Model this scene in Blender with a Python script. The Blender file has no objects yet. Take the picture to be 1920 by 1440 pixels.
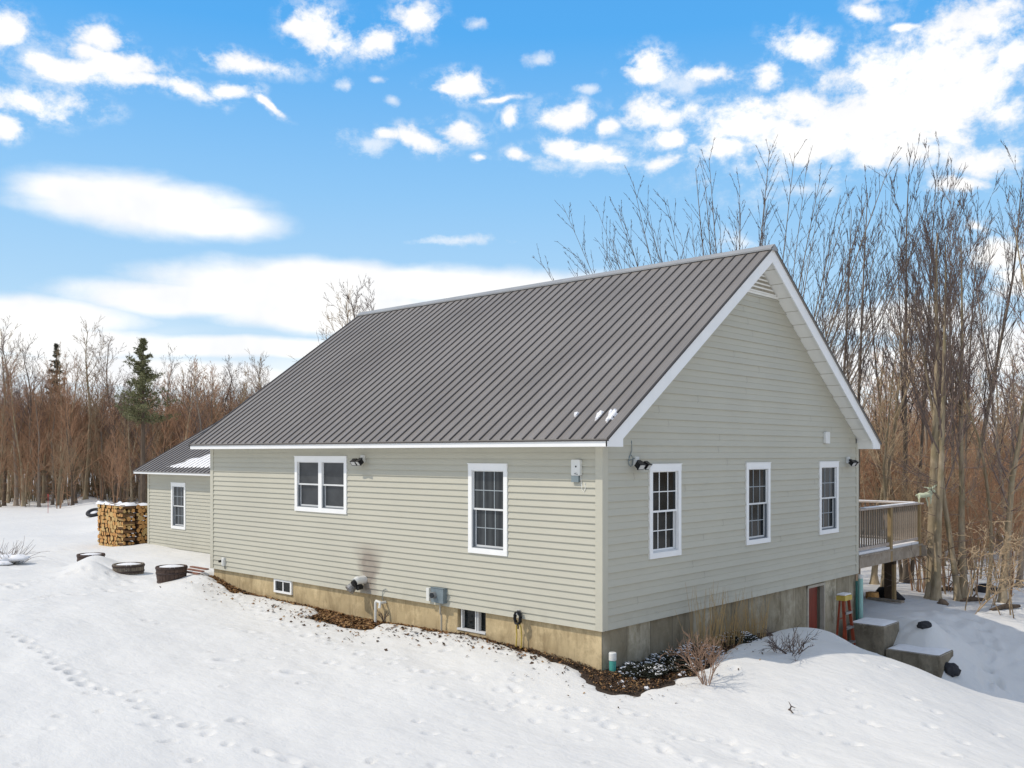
import bpy, math, random
import numpy as np
from mathutils import Vector, Matrix, noise as mnoise

random.seed(7)
rng = np.random.default_rng(7)
scene = bpy.context.scene
col = scene.collection
R = math.radians

# ------------------------------------------------------------------ measures (metres)
L, W = 10.966, 8.9435            # house length (x from -L to 0) and depth (y from 0 to W)
EO, RO = 0.3256, 0.3534          # eave and rake overhang
ZR, ZE, ZB = 6.2189, 2.795, 2.6638
SL = (ZR - ZE) / (W / 2 + EO)
WX0, WY0 = -20.2, 3.0            # left wing
WD, WSL, WZE, WZB, WRO = 7.0, 0.555, 2.035, 1.94, 0.32
CAM = Vector((8.2552, -10.7692, 2.5664)); YAW = 0.7499; F = 1755.5892; SY = 130.3465
cY, sY = math.cos(YAW), math.sin(YAW)

def ray(px, py):
    a = (px - 960) / F; b = -(py - 720 - SY) / F
    return Vector((cY * a - sY, sY * a + cY, b))
def atz(px, py, z):
    r = ray(px, py); return CAM + r * ((z - CAM.z) / r.z)
def atd(px, py, d):
    return CAM + ray(px, py) * d

# ------------------------------------------------------------------ tagging helpers
def tag(o, label=None, cat=None, group=None, kind=None):
    if label: o['label'] = label
    if cat: o['category'] = cat
    if group: o['group'] = group
    if kind: o['kind'] = kind
    return o
def empty(name, loc, label, cat, group=None, rz=0.0):
    o = bpy.data.objects.new(name, None); col.objects.link(o)
    o.location = loc; o.rotation_euler = (0, 0, rz); o.empty_display_size = 0.1
    return tag(o, label, cat, group)

class MB:
    def __init__(s): s.v = []; s.f = []; s.m = []
    def add(s, vs, fs, m=0):
        b = len(s.v); s.v.extend([tuple(v) for v in vs])
        for f in fs: s.f.append(tuple(b + i for i in f)); s.m.append(m)
    def quad(s, a, b, c, d, m=0): s.add([a, b, c, d], [(0, 1, 2, 3)], m)
    def box(s, x0, x1, y0, y1, z0, z1, m=0, T=None):
        vs = [(x, y, z) for z in (z0, z1) for x, y in ((x0, y0), (x1, y0), (x1, y1), (x0, y1))]
        if T: vs = [T(*v) for v in vs]
        s.add(vs, [(0, 3, 2, 1), (4, 5, 6, 7), (0, 1, 5, 4), (1, 2, 6, 5), (2, 3, 7, 6), (3, 0, 4, 7)], m)
    def prism(s, pts, d, m=0):
        """pts: list of 3d points (a planar outline), d: extrude vector"""
        n = len(pts); d = Vector(d)
        vs = [Vector(p) for p in pts] + [Vector(p) + d for p in pts]
        s.add(vs, [tuple(range(n - 1, -1, -1)), tuple(range(n, 2 * n))] +
              [(i, (i + 1) % n, n + (i + 1) % n, n + i) for i in range(n)], m)
    def tube(s, pts, rad, n=6, m=0, cap=True):
        pts = [Vector(p) for p in pts]
        if not hasattr(rad, '__len__'): rad = [rad] * len(pts)
        rings = []; up = None
        for i, p in enumerate(pts):
            t = (pts[min(i + 1, len(pts) - 1)] - pts[max(i - 1, 0)])
            if t.length < 1e-9: t = Vector((0, 0, 1))
            t.normalize()
            if up is None: up = t.orthogonal().normalized()
            u = (up - t * up.dot(t))
            u = u.normalized() if u.length > 1e-6 else t.orthogonal().normalized()
            up = u; w = t.cross(u)
            rings.append([p + (u * math.cos(2 * math.pi * k / n) + w * math.sin(2 * math.pi * k / n)) * rad[i] for k in range(n)])
        vs = [q for r in rings for q in r]; fs = []
        for i in range(len(pts) - 1):
            for k in range(n):
                fs.append((i * n + k, i * n + (k + 1) % n, (i + 1) * n + (k + 1) % n, (i + 1) * n + k))
        if cap: fs += [tuple(range(n - 1, -1, -1)), tuple((len(pts) - 1) * n + k for k in range(n))]
        s.add(vs, fs, m)
    def lathe(s, prof, n=20, c=(0, 0, 0), m=0):
        vs = []; fs = []
        for r, z in prof:
            for k in range(n):
                a = 2 * math.pi * k / n; vs.append((c[0] + r * math.cos(a), c[1] + r * math.sin(a), c[2] + z))
        for i in range(len(prof) - 1):
            for k in range(n):
                fs.append((i * n + k, i * n + (k + 1) % n, (i + 1) * n + (k + 1) % n, (i + 1) * n + k))
        s.add(vs, fs, m)
    def build(s, name, mats, parent=None, smooth=False):
        me = bpy.data.meshes.new(name); me.from_pydata(s.v, [], s.f)
        if not isinstance(mats, (list, tuple)): mats = [mats]
        for mt in mats: me.materials.append(mt)
        if len(mats) > 1: me.polygons.foreach_set('material_index', s.m)
        if smooth: me.polygons.foreach_set('use_smooth', [True] * len(me.polygons))
        me.update()
        o = bpy.data.objects.new(name, me); col.objects.link(o)
        if parent: o.parent = parent
        return o

def copy_tree(o, parent=None):
    c = o.copy(); col.objects.link(c)
    if parent: c.parent = parent
    for ch in list(o.children): copy_tree(ch, c)
    return c

# ------------------------------------------------------------------ materials
class NT:
    def __init__(s, name):
        s.mat = bpy.data.materials.new(name); s.mat.use_nodes = True
        s.t = s.mat.node_tree; s.n = s.t.nodes; s.l = s.t.links
        s.b = s.n['Principled BSDF']; s._tc = None
    def node(s, typ, **kw):
        n = s.n.new(typ)
        for k, v in kw.items(): setattr(n, k, v)
        return n
    def tc(s):
        if not s._tc: s._tc = s.n.new('ShaderNodeTexCoord')
        return s._tc.outputs['Object']
    def noise(s, scale, detail=4, rough=0.55, vec=None, stretch=None, dist=0.0):
        n = s.n.new('ShaderNodeTexNoise'); n.inputs['Scale'].default_value = scale
        n.inputs['Detail'].default_value = detail; n.inputs['Roughness'].default_value = rough
        n.inputs['Distortion'].default_value = dist
        v = vec or s.tc()
        if stretch:
            mp = s.n.new('ShaderNodeMapping'); mp.inputs['Scale'].default_value = stretch
            s.l.new(v, mp.inputs['Vector']); v = mp.outputs[0]
        s.l.new(v, n.inputs['Vector']); return n.outputs['Fac']
    def ramp(s, fac, stops):
        r = s.n.new('ShaderNodeValToRGB'); e = r.color_ramp.elements
        while len(e) < len(stops): e.new(0.5)
        for i, (p, c) in enumerate(stops):
            e[i].position = p; e[i].color = (c[0], c[1], c[2], 1) if hasattr(c, '__len__') else (c, c, c, 1)
        s.l.new(fac, r.inputs[0]); return r.outputs[0]
    def mix(s, fac, a, b, typ='MIX'):
        m = s.n.new('ShaderNodeMix'); m.data_type = 'RGBA'; m.blend_type = typ
        for i, x in ((0, fac), (6, a), (7, b)):
            if hasattr(x, 'is_linked') or isinstance(x, bpy.types.NodeSocket): s.l.new(x, m.inputs[i])
            else: m.inputs[i].default_value = x if i == 0 else (x[0], x[1], x[2], 1)
        return m.outputs[2]
    def math(s, op, a, b=None, c=None):
        m = s.n.new('ShaderNodeMath'); m.operation = op
        for i, x in enumerate((a, b, c)):
            if x is None: continue
            if isinstance(x, bpy.types.NodeSocket): s.l.new(x, m.inputs[i])
            else: m.inputs[i].default_value = x
        return m.outputs[0]
    def color(s, c):
        if isinstance(c, bpy.types.NodeSocket): s.l.new(c, s.b.inputs['Base Color'])
        else: s.b.inputs['Base Color'].default_value = (c[0], c[1], c[2], 1)
    def bump(s, h, strength=0.3, dist=0.01):
        b = s.n.new('ShaderNodeBump'); b.inputs['Strength'].default_value = strength
        b.inputs['Distance'].default_value = dist; s.l.new(h, b.inputs['Height'])
        s.l.new(b.outputs[0], s.b.inputs['Normal'])
    def rough(s, v, spec=0.5, metal=0.0):
        s.b.inputs['Roughness'].default_value = v; s.b.inputs['Specular IOR Level'].default_value = spec
        s.b.inputs['Metallic'].default_value = metal

def simple(name, c1, c2=None, scale=8, rough=0.7, stretch=None, bump=0.0, spec=0.3, metal=0.0, detail=4, bd=0.005):
    t = NT(name); t.rough(rough, spec, metal)
    if c2 is None: c2 = tuple(x * 0.85 for x in c1)
    n = t.noise(scale, detail, 0.6, stretch=stretch)
    t.color(t.ramp(n, [(0.32, c2), (0.68, c1)]))
    if bump: t.bump(n, bump, bd)
    return t.mat

def sep(t):
    s = t.n.new('ShaderNodeSeparateXYZ'); t.l.new(t.tc(), s.inputs[0]); return s.outputs

def make_siding():
    t = NT('vinyl_siding'); t.rough(0.62, 0.35)
    base = (0.530, 0.512, 0.425); alt = (0.488, 0.472, 0.393)
    n1 = t.noise(0.5, 5, 0.6)
    n2 = t.noise(3.0, 4, 0.7, stretch=(1, 1, 9))
    c = t.ramp(n1, [(0.3, alt), (0.7, base)])
    c = t.mix(t.math('MULTIPLY', t.ramp(n2, [(0.45, 0), (0.75, 1)]), 0.22), c, (0.42, 0.395, 0.33))
    # brown soot fan above the exhaust hood on the long wall (a stain of its own on the vinyl)
    x, y, z = sep(t)
    nn = t.noise(5, 4, 0.65)
    nn = t.math('MULTIPLY', t.math('SUBTRACT', nn, 0.5), 0.5)
    dx = t.math('ABSOLUTE', t.math('ADD', t.math('SUBTRACT', x, -5.35), t.math('MULTIPLY', nn, 0.6)))
    dz = t.math('SUBTRACT', z, 0.22)
    a = t.math('SUBTRACT', 1.0, t.math('DIVIDE', dx, t.math('ADD', 0.22, t.math('MULTIPLY', t.math('ABSOLUTE', dz), 0.55))))
    b = t.math('SUBTRACT', 1.0, t.math('DIVIDE', t.math('ABSOLUTE', t.math('SUBTRACT', z, 0.38)), 0.62))
    wall = t.math('LESS_THAN', y, 0.2)
    f = t.math('MULTIPLY', t.math('MAXIMUM', a, 0.0), t.math('MAXIMUM', b, 0.0))
    f = t.math('MULTIPLY', t.math('MINIMUM', t.math('MULTIPLY', f, 2.2), 1.0), wall)
    f = t.math('MULTIPLY', f, t.math('ADD', 0.6, nn))
    c = t.mix(f, c, (0.17, 0.115, 0.095))
    # dark green-grey dirt near the bottom courses
    d = t.math('MULTIPLY', t.ramp(t.noise(2.2, 5, 0.7, stretch=(1, 1, 0.4)), [(0.5, 0), (0.8, 1)]),
               t.ramp(t.math('ADD', t.math('MULTIPLY', z, 0.6), 0.5), [(0.45, 1), (0.75, 0)]))
    c = t.mix(t.math('MULTIPLY', d, 0.35), c, (0.25, 0.23, 0.17))
    t.color(c); t.bump(t.noise(60, 2, 0.5, stretch=(0.2, 0.2, 3)), 0.05, 0.002)
    return t.mat

def make_snow():
    t = NT('snow'); t.rough(0.75, 0.25)
    n1 = t.noise(0.35, 4, 0.55); n2 = t.noise(2.2, 5, 0.6, stretch=(1, 1.8, 1)); n3 = t.noise(14, 5, 0.65); n4 = t.noise(90, 3, 0.7)
    c = t.ramp(n1, [(0.3, (0.685, 0.68, 0.665)), (0.7, (0.745, 0.735, 0.71))])
    # fine specks of bark and seed lying on the snow
    sp = t.ramp(t.noise(38, 2, 0.5), [(0.735, 0), (0.76, 1)])
    sp = t.math('MULTIPLY', sp, t.ramp(t.noise(1.1, 3, 0.6), [(0.42, 0), (0.6, 1)]))
    c = t.mix(t.math('MULTIPLY', sp, 0.55), c, (0.25, 0.21, 0.17))
    t.color(c)
    h = t.math('ADD', t.math('MULTIPLY', n2, 1.0), t.math('ADD', t.math('MULTIPLY', n3, 0.16), t.math('MULTIPLY', n4, 0.07)))
    t.bump(h, 0.55, 0.06)
    t.b.inputs['Subsurface Weight'].default_value = 0.0
    return t.mat

def make_concrete(name, light, dark, stain, panel=0.0):
    t = NT(name); t.rough(0.9, 0.2)
    n1 = t.noise(1.6, 5, 0.65); n2 = t.noise(3.2, 6, 0.75, stretch=(1, 1, 0.35), dist=.6); n3 = t.noise(30, 4, 0.7)
    c = t.ramp(n1, [(0.3, dark), (0.7, light)])
    c = t.mix(t.ramp(n2, [(0.48, 0), (0.70, 0.8)]), c, stain)
    c = t.mix(t.ramp(t.noise(7, 5, 0.7, stretch=(1, 1, 0.14)), [(0.54, 0), (0.72, 0.65)]), c, stain)
    c = t.mix(t.ramp(t.noise(2.3, 5, 0.75, stretch=(1, 1, 0.8)), [(0.50, 0), (0.66, 0.7)]), c, tuple(x * 1.25 for x in light))
    c = t.mix(t.math('MULTIPLY', t.ramp(n3, [(0.5, 0), (0.8, 1)]), 0.3), c, dark)
    if panel:
        x, y, z = sep(t)
        s_ = t.math('ADD', x, y)
        cell = t.math('FLOOR', t.math('DIVIDE', s_, panel))
        wn = t.n.new('ShaderNodeTexWhiteNoise'); wn.noise_dimensions = '1D'; t.l.new(cell, wn.inputs['W'])
        c = t.mix(t.math('MULTIPLY', wn.outputs['Value'], 0.72), c, stain)
        fr = t.math('FRACT', t.math('DIVIDE', s_, panel))
        ln = t.math('LESS_THAN', fr, 0.03)
        c = t.mix(t.math('MULTIPLY', ln, 0.5), c, (0.09, 0.07, 0.05))
    t.color(c); t.bump(t.math('ADD', n3, n2), 0.4, 0.006)
    return t.mat

def make_wood(name, a, b, rough=0.8, scale=(1, 1, 1), s=18):
    t = NT(name); t.rough(rough, 0.25)
    n = t.noise(s, 5, 0.65, stretch=scale, dist=0.4); n2 = t.noise(2.5, 4, 0.6)
    c = t.ramp(n, [(0.3, b), (0.7, a)])
    c = t.mix(t.math('MULTIPLY', t.ramp(n2, [(0.45, 0), (0.75, 1)]), 0.45), c, tuple(x * 0.55 for x in b))
    t.color(c); t.bump(n, 0.35, 0.004); return t.mat

def make_bark(name, a, b, moss=None):
    t = NT(name); t.rough(0.9, 0.15)
    n = t.noise(9, 5, 0.7, stretch=(1, 1, 0.25)); n2 = t.noise(1.2, 4, 0.6)
    oi = t.n.new('ShaderNodeObjectInfo')
    c = t.ramp(n, [(0.3, b), (0.7, a)])
    if moss: c = t.mix(t.ramp(n2, [(0.45, 0), (0.7, 0.8)]), c, moss)
    hs = t.n.new('ShaderNodeHueSaturation'); t.l.new(c, hs.inputs['Color'])
    t.l.new(t.math('ADD', 0.72, t.math('MULTIPLY', oi.outputs['Random'], 0.56)), hs.inputs['Value'])
    t.color(hs.outputs[0]); t.bump(n, 0.5, 0.02); return t.mat

def make_glass(name, base, v=0.5, curtain=None):
    t = NT(name); t.rough(0.05, 0.28)
    n = t.noise(2.2, 4, 0.6, stretch=(1, 1, 0.7))
    c = t.ramp(n, [(0.35, tuple(x * v for x in base)), (0.7, base)])
    if curtain:
        x, y, z = sep(t)
        w = t.math('SINE', t.math('ADD', t.math('MULTIPLY', t.math('ADD', x, y), 42.0), t.math('MULTIPLY', t.noise(3, 3), 4.0)))
        c = t.mix(t.math('MULTIPLY', t.math('ADD', t.math('MULTIPLY', w, 0.5), 0.5), 0.45), c, curtain)
    t.color(c); t.bump(t.noise(0.9, 2, 0.5), 0.12, 0.01); return t.mat

M = {}
M['siding'] = make_siding()
M['seam'] = simple('siding_seam', (0.33, 0.31, 0.27))
M['corner'] = simple('corner_vinyl', (0.54, 0.52, 0.43), (0.51, 0.49, 0.405), 3)
M['white'] = simple('white_trim', (0.90, 0.90, 0.89), (0.85, 0.85, 0.84), 2.5, 0.5)
M['sash'] = simple('white_sash', (0.74, 0.75, 0.75), (0.66, 0.67, 0.67), 4, 0.45)
M['muntin'] = simple('grey_muntin', (0.36, 0.40, 0.42), (0.30, 0.33, 0.36), 6, 0.4)
M['track'] = simple('jamb_shade_track', (0.17, 0.19, 0.21), None, 6, 0.5)  # dark grey paints the jamb's shade beside the lower sash
M['soffit'] = simple('soffit_vinyl', (0.90, 0.89, 0.84), (0.86, 0.85, 0.80), 3, 0.6)
t = NT('metal_roof'); t.rough(0.42, 0.45, 0.0)
n1 = t.noise(0.6, 4, 0.6); n2 = t.noise(5, 4, 0.7, stretch=(1, 0.08, 0.08))
c = t.ramp(n1, [(0.3, (0.185, 0.168, 0.154)), (0.7, (0.235, 0.215, 0.198))])
c = t.mix(t.math('MULTIPLY', t.ramp(n2, [(0.5, 0), (0.75, 1)]), 0.3), c, (0.32, 0.30, 0.285))
t.color(c); t.bump(t.noise(2.2, 3, 0.5, stretch=(2.2, .35, .35)), 0.16, 0.02); M['roof'] = t.mat
M['ribm'] = simple('roof_rib_metal', (0.082, 0.072, 0.067), (0.060, 0.053, 0.049), 3, 0.5)
M['drip'] = simple('drip_edge', (0.05, 0.045, 0.042), None, 4, 0.5)
M['ridge'] = simple('ridge_metal', (0.34, 0.35, 0.36), (0.28, 0.285, 0.29), 1.5, 0.45)
M['snow'] = make_snow()
M['roofsnow'] = simple('roof_snow', (0.86, 0.86, 0.87), (0.78, 0.78, 0.80), 9, 0.8, bump=0.5, bd=0.02)
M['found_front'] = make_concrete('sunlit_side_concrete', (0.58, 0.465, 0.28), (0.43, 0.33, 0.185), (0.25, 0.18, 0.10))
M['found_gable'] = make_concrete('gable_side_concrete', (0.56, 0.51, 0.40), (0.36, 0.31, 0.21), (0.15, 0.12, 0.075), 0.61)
M['block'] = make_concrete('block_concrete', (0.27, 0.235, 0.175), (0.15, 0.125, 0.09), (0.08, 0.07, 0.05))
M['glass'] = make_glass('window_glass', (0.022, 0.027, 0.034))
M['glass_curtain'] = make_glass('curtained_glass', (0.035, 0.040, 0.045), 0.6, (0.085, 0.095, 0.10))
M['glass_dark'] = make_glass('dark_glass', (0.010, 0.014, 0.016))
M['screen'] = simple('insect_screen', (0.050, 0.055, 0.060), (0.028, 0.031, 0.035), 3.5, 0.45, spec=0.5)
M['black'] = simple('black_plastic', (0.015, 0.016, 0.018), (0.008, 0.008, 0.009), 20, 0.35)
M['void'] = simple('unlit_interior', (0.012, 0.011, 0.010), None, 5, 0.9)
M['led'] = simple('lamp_lens', (0.62, 0.62, 0.60), (0.45, 0.45, 0.44), 60, 0.15)
M['plastic'] = simple('white_plastic', (0.78, 0.78, 0.75), (0.70, 0.70, 0.66), 6, 0.4)
M['grey_metal'] = simple('grey_meter_metal', (0.20, 0.245, 0.27), (0.15, 0.19, 0.21), 9, 0.45)
M['galv'] = simple('galvanised_metal', (0.42, 0.43, 0.43), (0.25, 0.24, 0.24), 18, 0.4, metal=0.5)
M['cable'] = simple('blue_grey_cable', (0.22, 0.27, 0.29), None, 8, 0.5)
M['teal'] = simple('teal_pipe', (0.10, 0.42, 0.36), (0.07, 0.33, 0.28), 5, 0.45)
M['teal_dark'] = simple('dark_teal_pipe', (0.03, 0.15, 0.125), (0.02, 0.10, 0.09), 5, 0.45)
M['teal_pale'] = simple('pale_teal_pipe', (0.36, 0.60, 0.55), (0.30, 0.52, 0.47), 5, 0.45)
M['yellow'] = simple('yellow_plastic', (0.62, 0.47, 0.10), (0.48, 0.35, 0.07), 9, 0.5)
M['lad_red'] = simple('red_fibreglass', (0.36, 0.075, 0.035), (0.25, 0.05, 0.025), 9, 0.45)
M['door_red'] = make_wood('red_door_paint', (0.25, 0.050, 0.030), (0.16, 0.032, 0.020), 0.5, (4, 4, 0.4), 5)
M['jamb'] = simple('pale_jamb', (0.48, 0.44, 0.36), (0.36, 0.33, 0.27), 9, 0.6)
M['deckwood'] = make_wood('weathered_deck_wood', (0.42, 0.36, 0.29), (0.27, 0.22, 0.17), 0.85, (1, 1, 1), 7)
M['postwood'] = make_wood('tan_post_wood', (0.40, 0.29, 0.15), (0.26, 0.18, 0.09), 0.85, (3, 3, 0.5), 7)
M['darkwood'] = make_wood('dark_wood', (0.10, 0.07, 0.045), (0.05, 0.035, 0.025), 0.85, (3, 3, 0.5), 7)  # dark tone also paints shade on the deck post and below the deck
M['railwood'] = make_wood('pinkish_rail_wood', (0.52, 0.45, 0.40), (0.40, 0.34, 0.29), 0.85, (1, 1, 1), 9)
M['balwood'] = make_wood('grey_baluster_wood', (0.30, 0.25, 0.20), (0.19, 0.155, 0.12), 0.85, (3, 3, 1), 9)
M['barrel'] = make_wood('barrel_staves', (0.135, 0.090, 0.070), (0.060, 0.042, 0.035), 0.8, (6, 6, 0.5), 5)
M['barrel_old'] = make_wood('weathered_barrel_staves', (0.30, 0.255, 0.20), (0.09, 0.07, 0.055), 0.85, (9, 9, 0.5), 5)
M['hoop'] = simple('rusty_hoop', (0.085, 0.060, 0.055), (0.05, 0.035, 0.03), 12, 0.6, metal=0.3)
M['logend'] = make_wood('fresh_split_wood', (0.78, 0.46, 0.19), (0.58, 0.28, 0.085), 0.8, (1, 1, 1), 14)
M['logend2'] = make_wood('dry_split_wood', (0.76, 0.56, 0.27), (0.55, 0.34, 0.12), 0.8, (1, 1, 1), 14)
M['logbark'] = make_wood('firewood_bark', (0.26, 0.15, 0.075), (0.13, 0.07, 0.035), 0.95, (1, 1, 1), 20)
M['tire'] = simple('black_rubber', (0.035, 0.037, 0.042), (0.02, 0.02, 0.022), 12, 0.7)
M['litter'] = simple('dark_mulch', (0.085, 0.060, 0.042), (0.03, 0.022, 0.017), 45, 0.95, bump=0.9, bd=0.03, detail=6)
M['leaf1'] = simple('brown_leaf', (0.26, 0.135, 0.055), (0.15, 0.075, 0.03), 20, 0.8)
M['leaf2'] = simple('tan_leaf', (0.40, 0.25, 0.11), (0.28, 0.16, 0.07), 20, 0.8)
M['leaf3'] = simple('dark_leaf', (0.075, 0.045, 0.028), None, 20, 0.8)
M['straw'] = simple('dry_grass_blade', (0.50, 0.35, 0.16), (0.36, 0.23, 0.10), 12, 0.8)
M['pinktwig'] = simple('pinkish_twig', (0.36, 0.23, 0.16), (0.24, 0.15, 0.10), 14, 0.8)
M['darktwig'] = simple('dark_twig', (0.085, 0.060, 0.050), None, 14, 0.8)
M['juniper'] = simple('juniper_needles', (0.055, 0.060, 0.038), (0.025, 0.026, 0.018), 15, 0.8)
M['figure'] = simple('pale_green_paint', (0.62, 0.66, 0.48), (0.50, 0.54, 0.38), 9, 0.6)
M['brick'] = simple('reddish_board', (0.34, 0.17, 0.12), (0.22, 0.11, 0.08), 9, 0.8)
M['rock'] = simple('dark_rock', (0.05, 0.05, 0.055), (0.025, 0.025, 0.03), 6, 0.85)
M['marker'] = simple('red_marker', (0.50, 0.08, 0.07), None, 9, 0.6)
M['bark_tan'] = make_bark('tan_bark', (0.50, 0.41, 0.285), (0.26, 0.20, 0.13), (0.20, 0.17, 0.085))
M['bark_grey'] = make_bark('grey_bark', (0.34, 0.28, 0.22), (0.16, 0.125, 0.095))
M['bark_dark'] = make_bark('dark_bark', (0.19, 0.14, 0.10), (0.08, 0.06, 0.045))
M['twig_red'] = make_bark('reddish_twig_bark', (0.47, 0.285, 0.175), (0.33, 0.19, 0.115))
M['twig_tan'] = make_bark('tan_twig_bark', (0.50, 0.375, 0.24), (0.36, 0.26, 0.165))
M['twig_grey'] = make_bark('grey_twig_bark', (0.235, 0.18, 0.155), (0.16, 0.12, 0.105))
M['twig_dark'] = make_bark('dark_twig_bark', (0.150, 0.115, 0.105), (0.095, 0.072, 0.066))
M['needle'] = simple('pine_needles', (0.23, 0.225, 0.11), (0.11, 0.115, 0.055), 1.5, 0.7)
M['needle_dark'] = simple('spruce_needles', (0.15, 0.145, 0.10), (0.08, 0.08, 0.058), 1.5, 0.7)

# ------------------------------------------------------------------ terrain
CP = [(-11,-.3,-.15),(-10,-.35,-.33),(-9,-.35,-.41),(-7.9,-.35,-.40),(-6.5,-.5,-.43),(-5.2,-.6,-.47),(-4.3,-.4,-.43),(-3,-.3,-.41),(-1.5,-.3,-.43),(-.6,-.3,-.47),(0,-.4,-.56),(.3,-.3,-.57),
(-9,4,-.6),(-5,4,-.7),(-2,4,-.8),(-1.5,8,-1.2),(-6,8,-.9),
(1.4,-3.4,-.78),(-2.6,-7.2,-.72),(5.4,.3,-.95),(3.4,-1.5,-.84),(-6,-3,-.53),(-8,-5.4,-.46),(-12,-3,-.40),(-4,-2,-.55),(0,-1.5,-.66),(2,-.6,-.68),
(8,-10,-1.0),(0,-12,-.85),(-20,-15,-.5),(15,-5,-1.5),(12,4,-1.9),(6,3,-1.30),
(-12,2.7,-.36),(-14,2.7,-.34),(-16.4,2.7,-.33),(-20.2,2.7,-.30),(-21.8,2.4,-.42),(-15,1,-.36),(-18,.3,-.5),(-23,0,-.47),(-16,-1.5,-.42),(-13.3,-1.0,-.33),(-12.6,.6,-.26),(-11.6,-1.1,-.36),(-12.4,-.7,-.35),(-14.2,-1.2,-.27),
(-30,2,-.45),(-45,8,-.42),(-41,11,-.45),(-55,10,-.5),(-60,30,-.7),(-50,40,-.8),(-25,20,-.8),(-25,40,-1),(-40,-10,-.4),(-24,9,-.6),
(.5,1,-.56),(.4,2.2,-.53),(.4,3,-.52),(.4,4.3,-.54),(.5,5.2,-.66),(1.4,.7,-.55),(1.5,2.2,-.42),(1.6,3.4,-.46),(1.4,4.4,-.54),(2.3,4.2,-.66),(3,4.2,-.80),(3.4,4.2,-.95),(3.9,4.4,-1.12),(4.3,5.0,-1.26),(2.7,2.4,-.52),(3.3,2.2,-.66),(1.2,5.1,-.60),(4.2,2.2,-.85),
(.4,6.5,-1.9),(1.2,6.6,-2.1),(2.2,6.2,-1.95),(3.2,6.3,-2.0),(4.3,7,-2.1),(5.5,8,-2.2),(.5,7.6,-2.2),(2,7.2,-2.2),(3.2,8.0,-2.3),
(2.4,8.5,-1.75),(1.6,8.6,-1.22),(1.4,8.9,-1.08),(.6,9.2,-1.0),(.3,10,-1.0),(1,10.5,-1.02),(2.3,10.2,-1.55),(2.7,9.3,-1.95),(3.5,10.5,-1.9),(1,12,-1.05),(.3,12.4,-1.0),(2.5,12,-1.38),(4,13,-1.65),(1,13.5,-1.15),(0,14,-1.1),(2,17,-1.3),(6,16,-1.8),(-1,16,-1.2),(-4,12,-1.1),(-10,13,-1.0),
(0,25,-1.4),(10,25,-1.9),(-10,30,-1.2),(0,50,-1.6),(20,40,-2),(-25,60,-1.2),(30,10,-2.2),(60,60,-2),(-60,60,-1.2),(-100,0,-.8),(0,-60,-1),(60,-40,-2)]
CPa = np.array(CP); nC = len(CP)
def _phi(r2): return np.where(r2 > 0, 0.5 * r2 * np.log(np.maximum(r2, 1e-12)), 0)
_d = ((CPa[:, None, :2] - CPa[None, :, :2]) ** 2).sum(-1)
_A = np.zeros((nC + 3, nC + 3)); _A[:nC, :nC] = _phi(_d) + np.eye(nC) * 0.01
_A[:nC, nC] = 1; _A[:nC, nC + 1:] = CPa[:, :2]; _A[nC:, :nC] = _A[:nC, nC:].T
_w = np.linalg.solve(_A, np.concatenate([CPa[:, 2], np.zeros(3)]))
def base_h(x, y):
    x = np.asarray(x, float); y = np.asarray(y, float)
    out = _w[nC] + _w[nC + 1] * x + _w[nC + 2] * y
    for i in range(nC): out = out + _w[i] * _phi((x - CPa[i, 0]) ** 2 + (y - CPa[i, 1]) ** 2)
    far = np.clip((np.hypot(x, y - 10) - 75) / 60, 0, 1)
    return out * (1 - far) + (-1.6) * far

def vnoise(x, y, seed=0):
    """smooth value noise on numpy arrays"""
    xi = np.floor(x).astype(np.int64); yi = np.floor(y).astype(np.int64)
    fx = x - xi; fy = y - yi; fx = fx * fx * (3 - 2 * fx); fy = fy * fy * (3 - 2 * fy)
    def h(a, b):
        n = (a * 374761393 + b * 668265263 + seed * 144269) & 0x7fffffff
        n = ((n ^ (n >> 13)) * 1274126177) & 0x7fffffff
        return ((n ^ (n >> 16)) & 0xffff) / 65535.0
    return (h(xi, yi) * (1 - fx) + h(xi + 1, yi) * fx) * (1 - fy) + (h(xi, yi + 1) * (1 - fx) + h(xi + 1, yi + 1) * fx) * fy - 0.5

# bare, melted strip along the two near walls
mp = [(398,1083),(440,1100),(475,1112),(520,1121),(560,1128),(590,1141),(600,1150),(582,1155),(612,1160),(650,1169),(690,1177),(712,1166),(745,1164),(780,1168),(830,1181),(880,1193),(930,1200),(980,1211),(1020,1222),(1060,1236),(1088,1241),(1105,1252),(1125,1263),(1150,1269),(1190,1271),(1232,1264),(1262,1254),(1300,1246),(1330,1236),(1345,1222)]
MELT = [tuple(atz(px, py, -0.45 if px > 450 else -0.25)[:2]) for px, py in mp]
MELT = [(x, min(y, -.09 - .05 * math.sin(x * 3))) if x < -.3 else (x, y) for x, y in MELT]
MELT += [(0.75, 2.2), (0.55, 3.0), (0.35, 4.2), (0.30, 5.2), (0.2, 6.0), (-0.4, 6.0), (-0.4, 0.6), (-11.2, 0.6)]
def poly_sd(x, y, P):
    """signed distance, negative inside"""
    x = np.asarray(x, float); y = np.asarray(y, float)
    d2 = np.full(x.shape, 1e9); ins = np.zeros(x.shape, bool)
    n = len(P)
    for i in range(n):
        ax, ay = P[i]; bx, by = P[(i + 1) % n]
        ex, ey = bx - ax, by - ay; wx, wy = x - ax, y - ay
        tt = np.clip((wx * ex + wy * ey) / (ex * ex + ey * ey + 1e-12), 0, 1)
        d2 = np.minimum(d2, (wx - ex * tt) ** 2 + (wy - ey * tt) ** 2)
        c = ((ay > y) != (by > y)) & (x < (bx - ax) * (y - ay) / (by - ay + 1e-12) + ax)
        ins ^= c
    d = np.sqrt(d2); return np.where(ins, -d, d)

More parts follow.
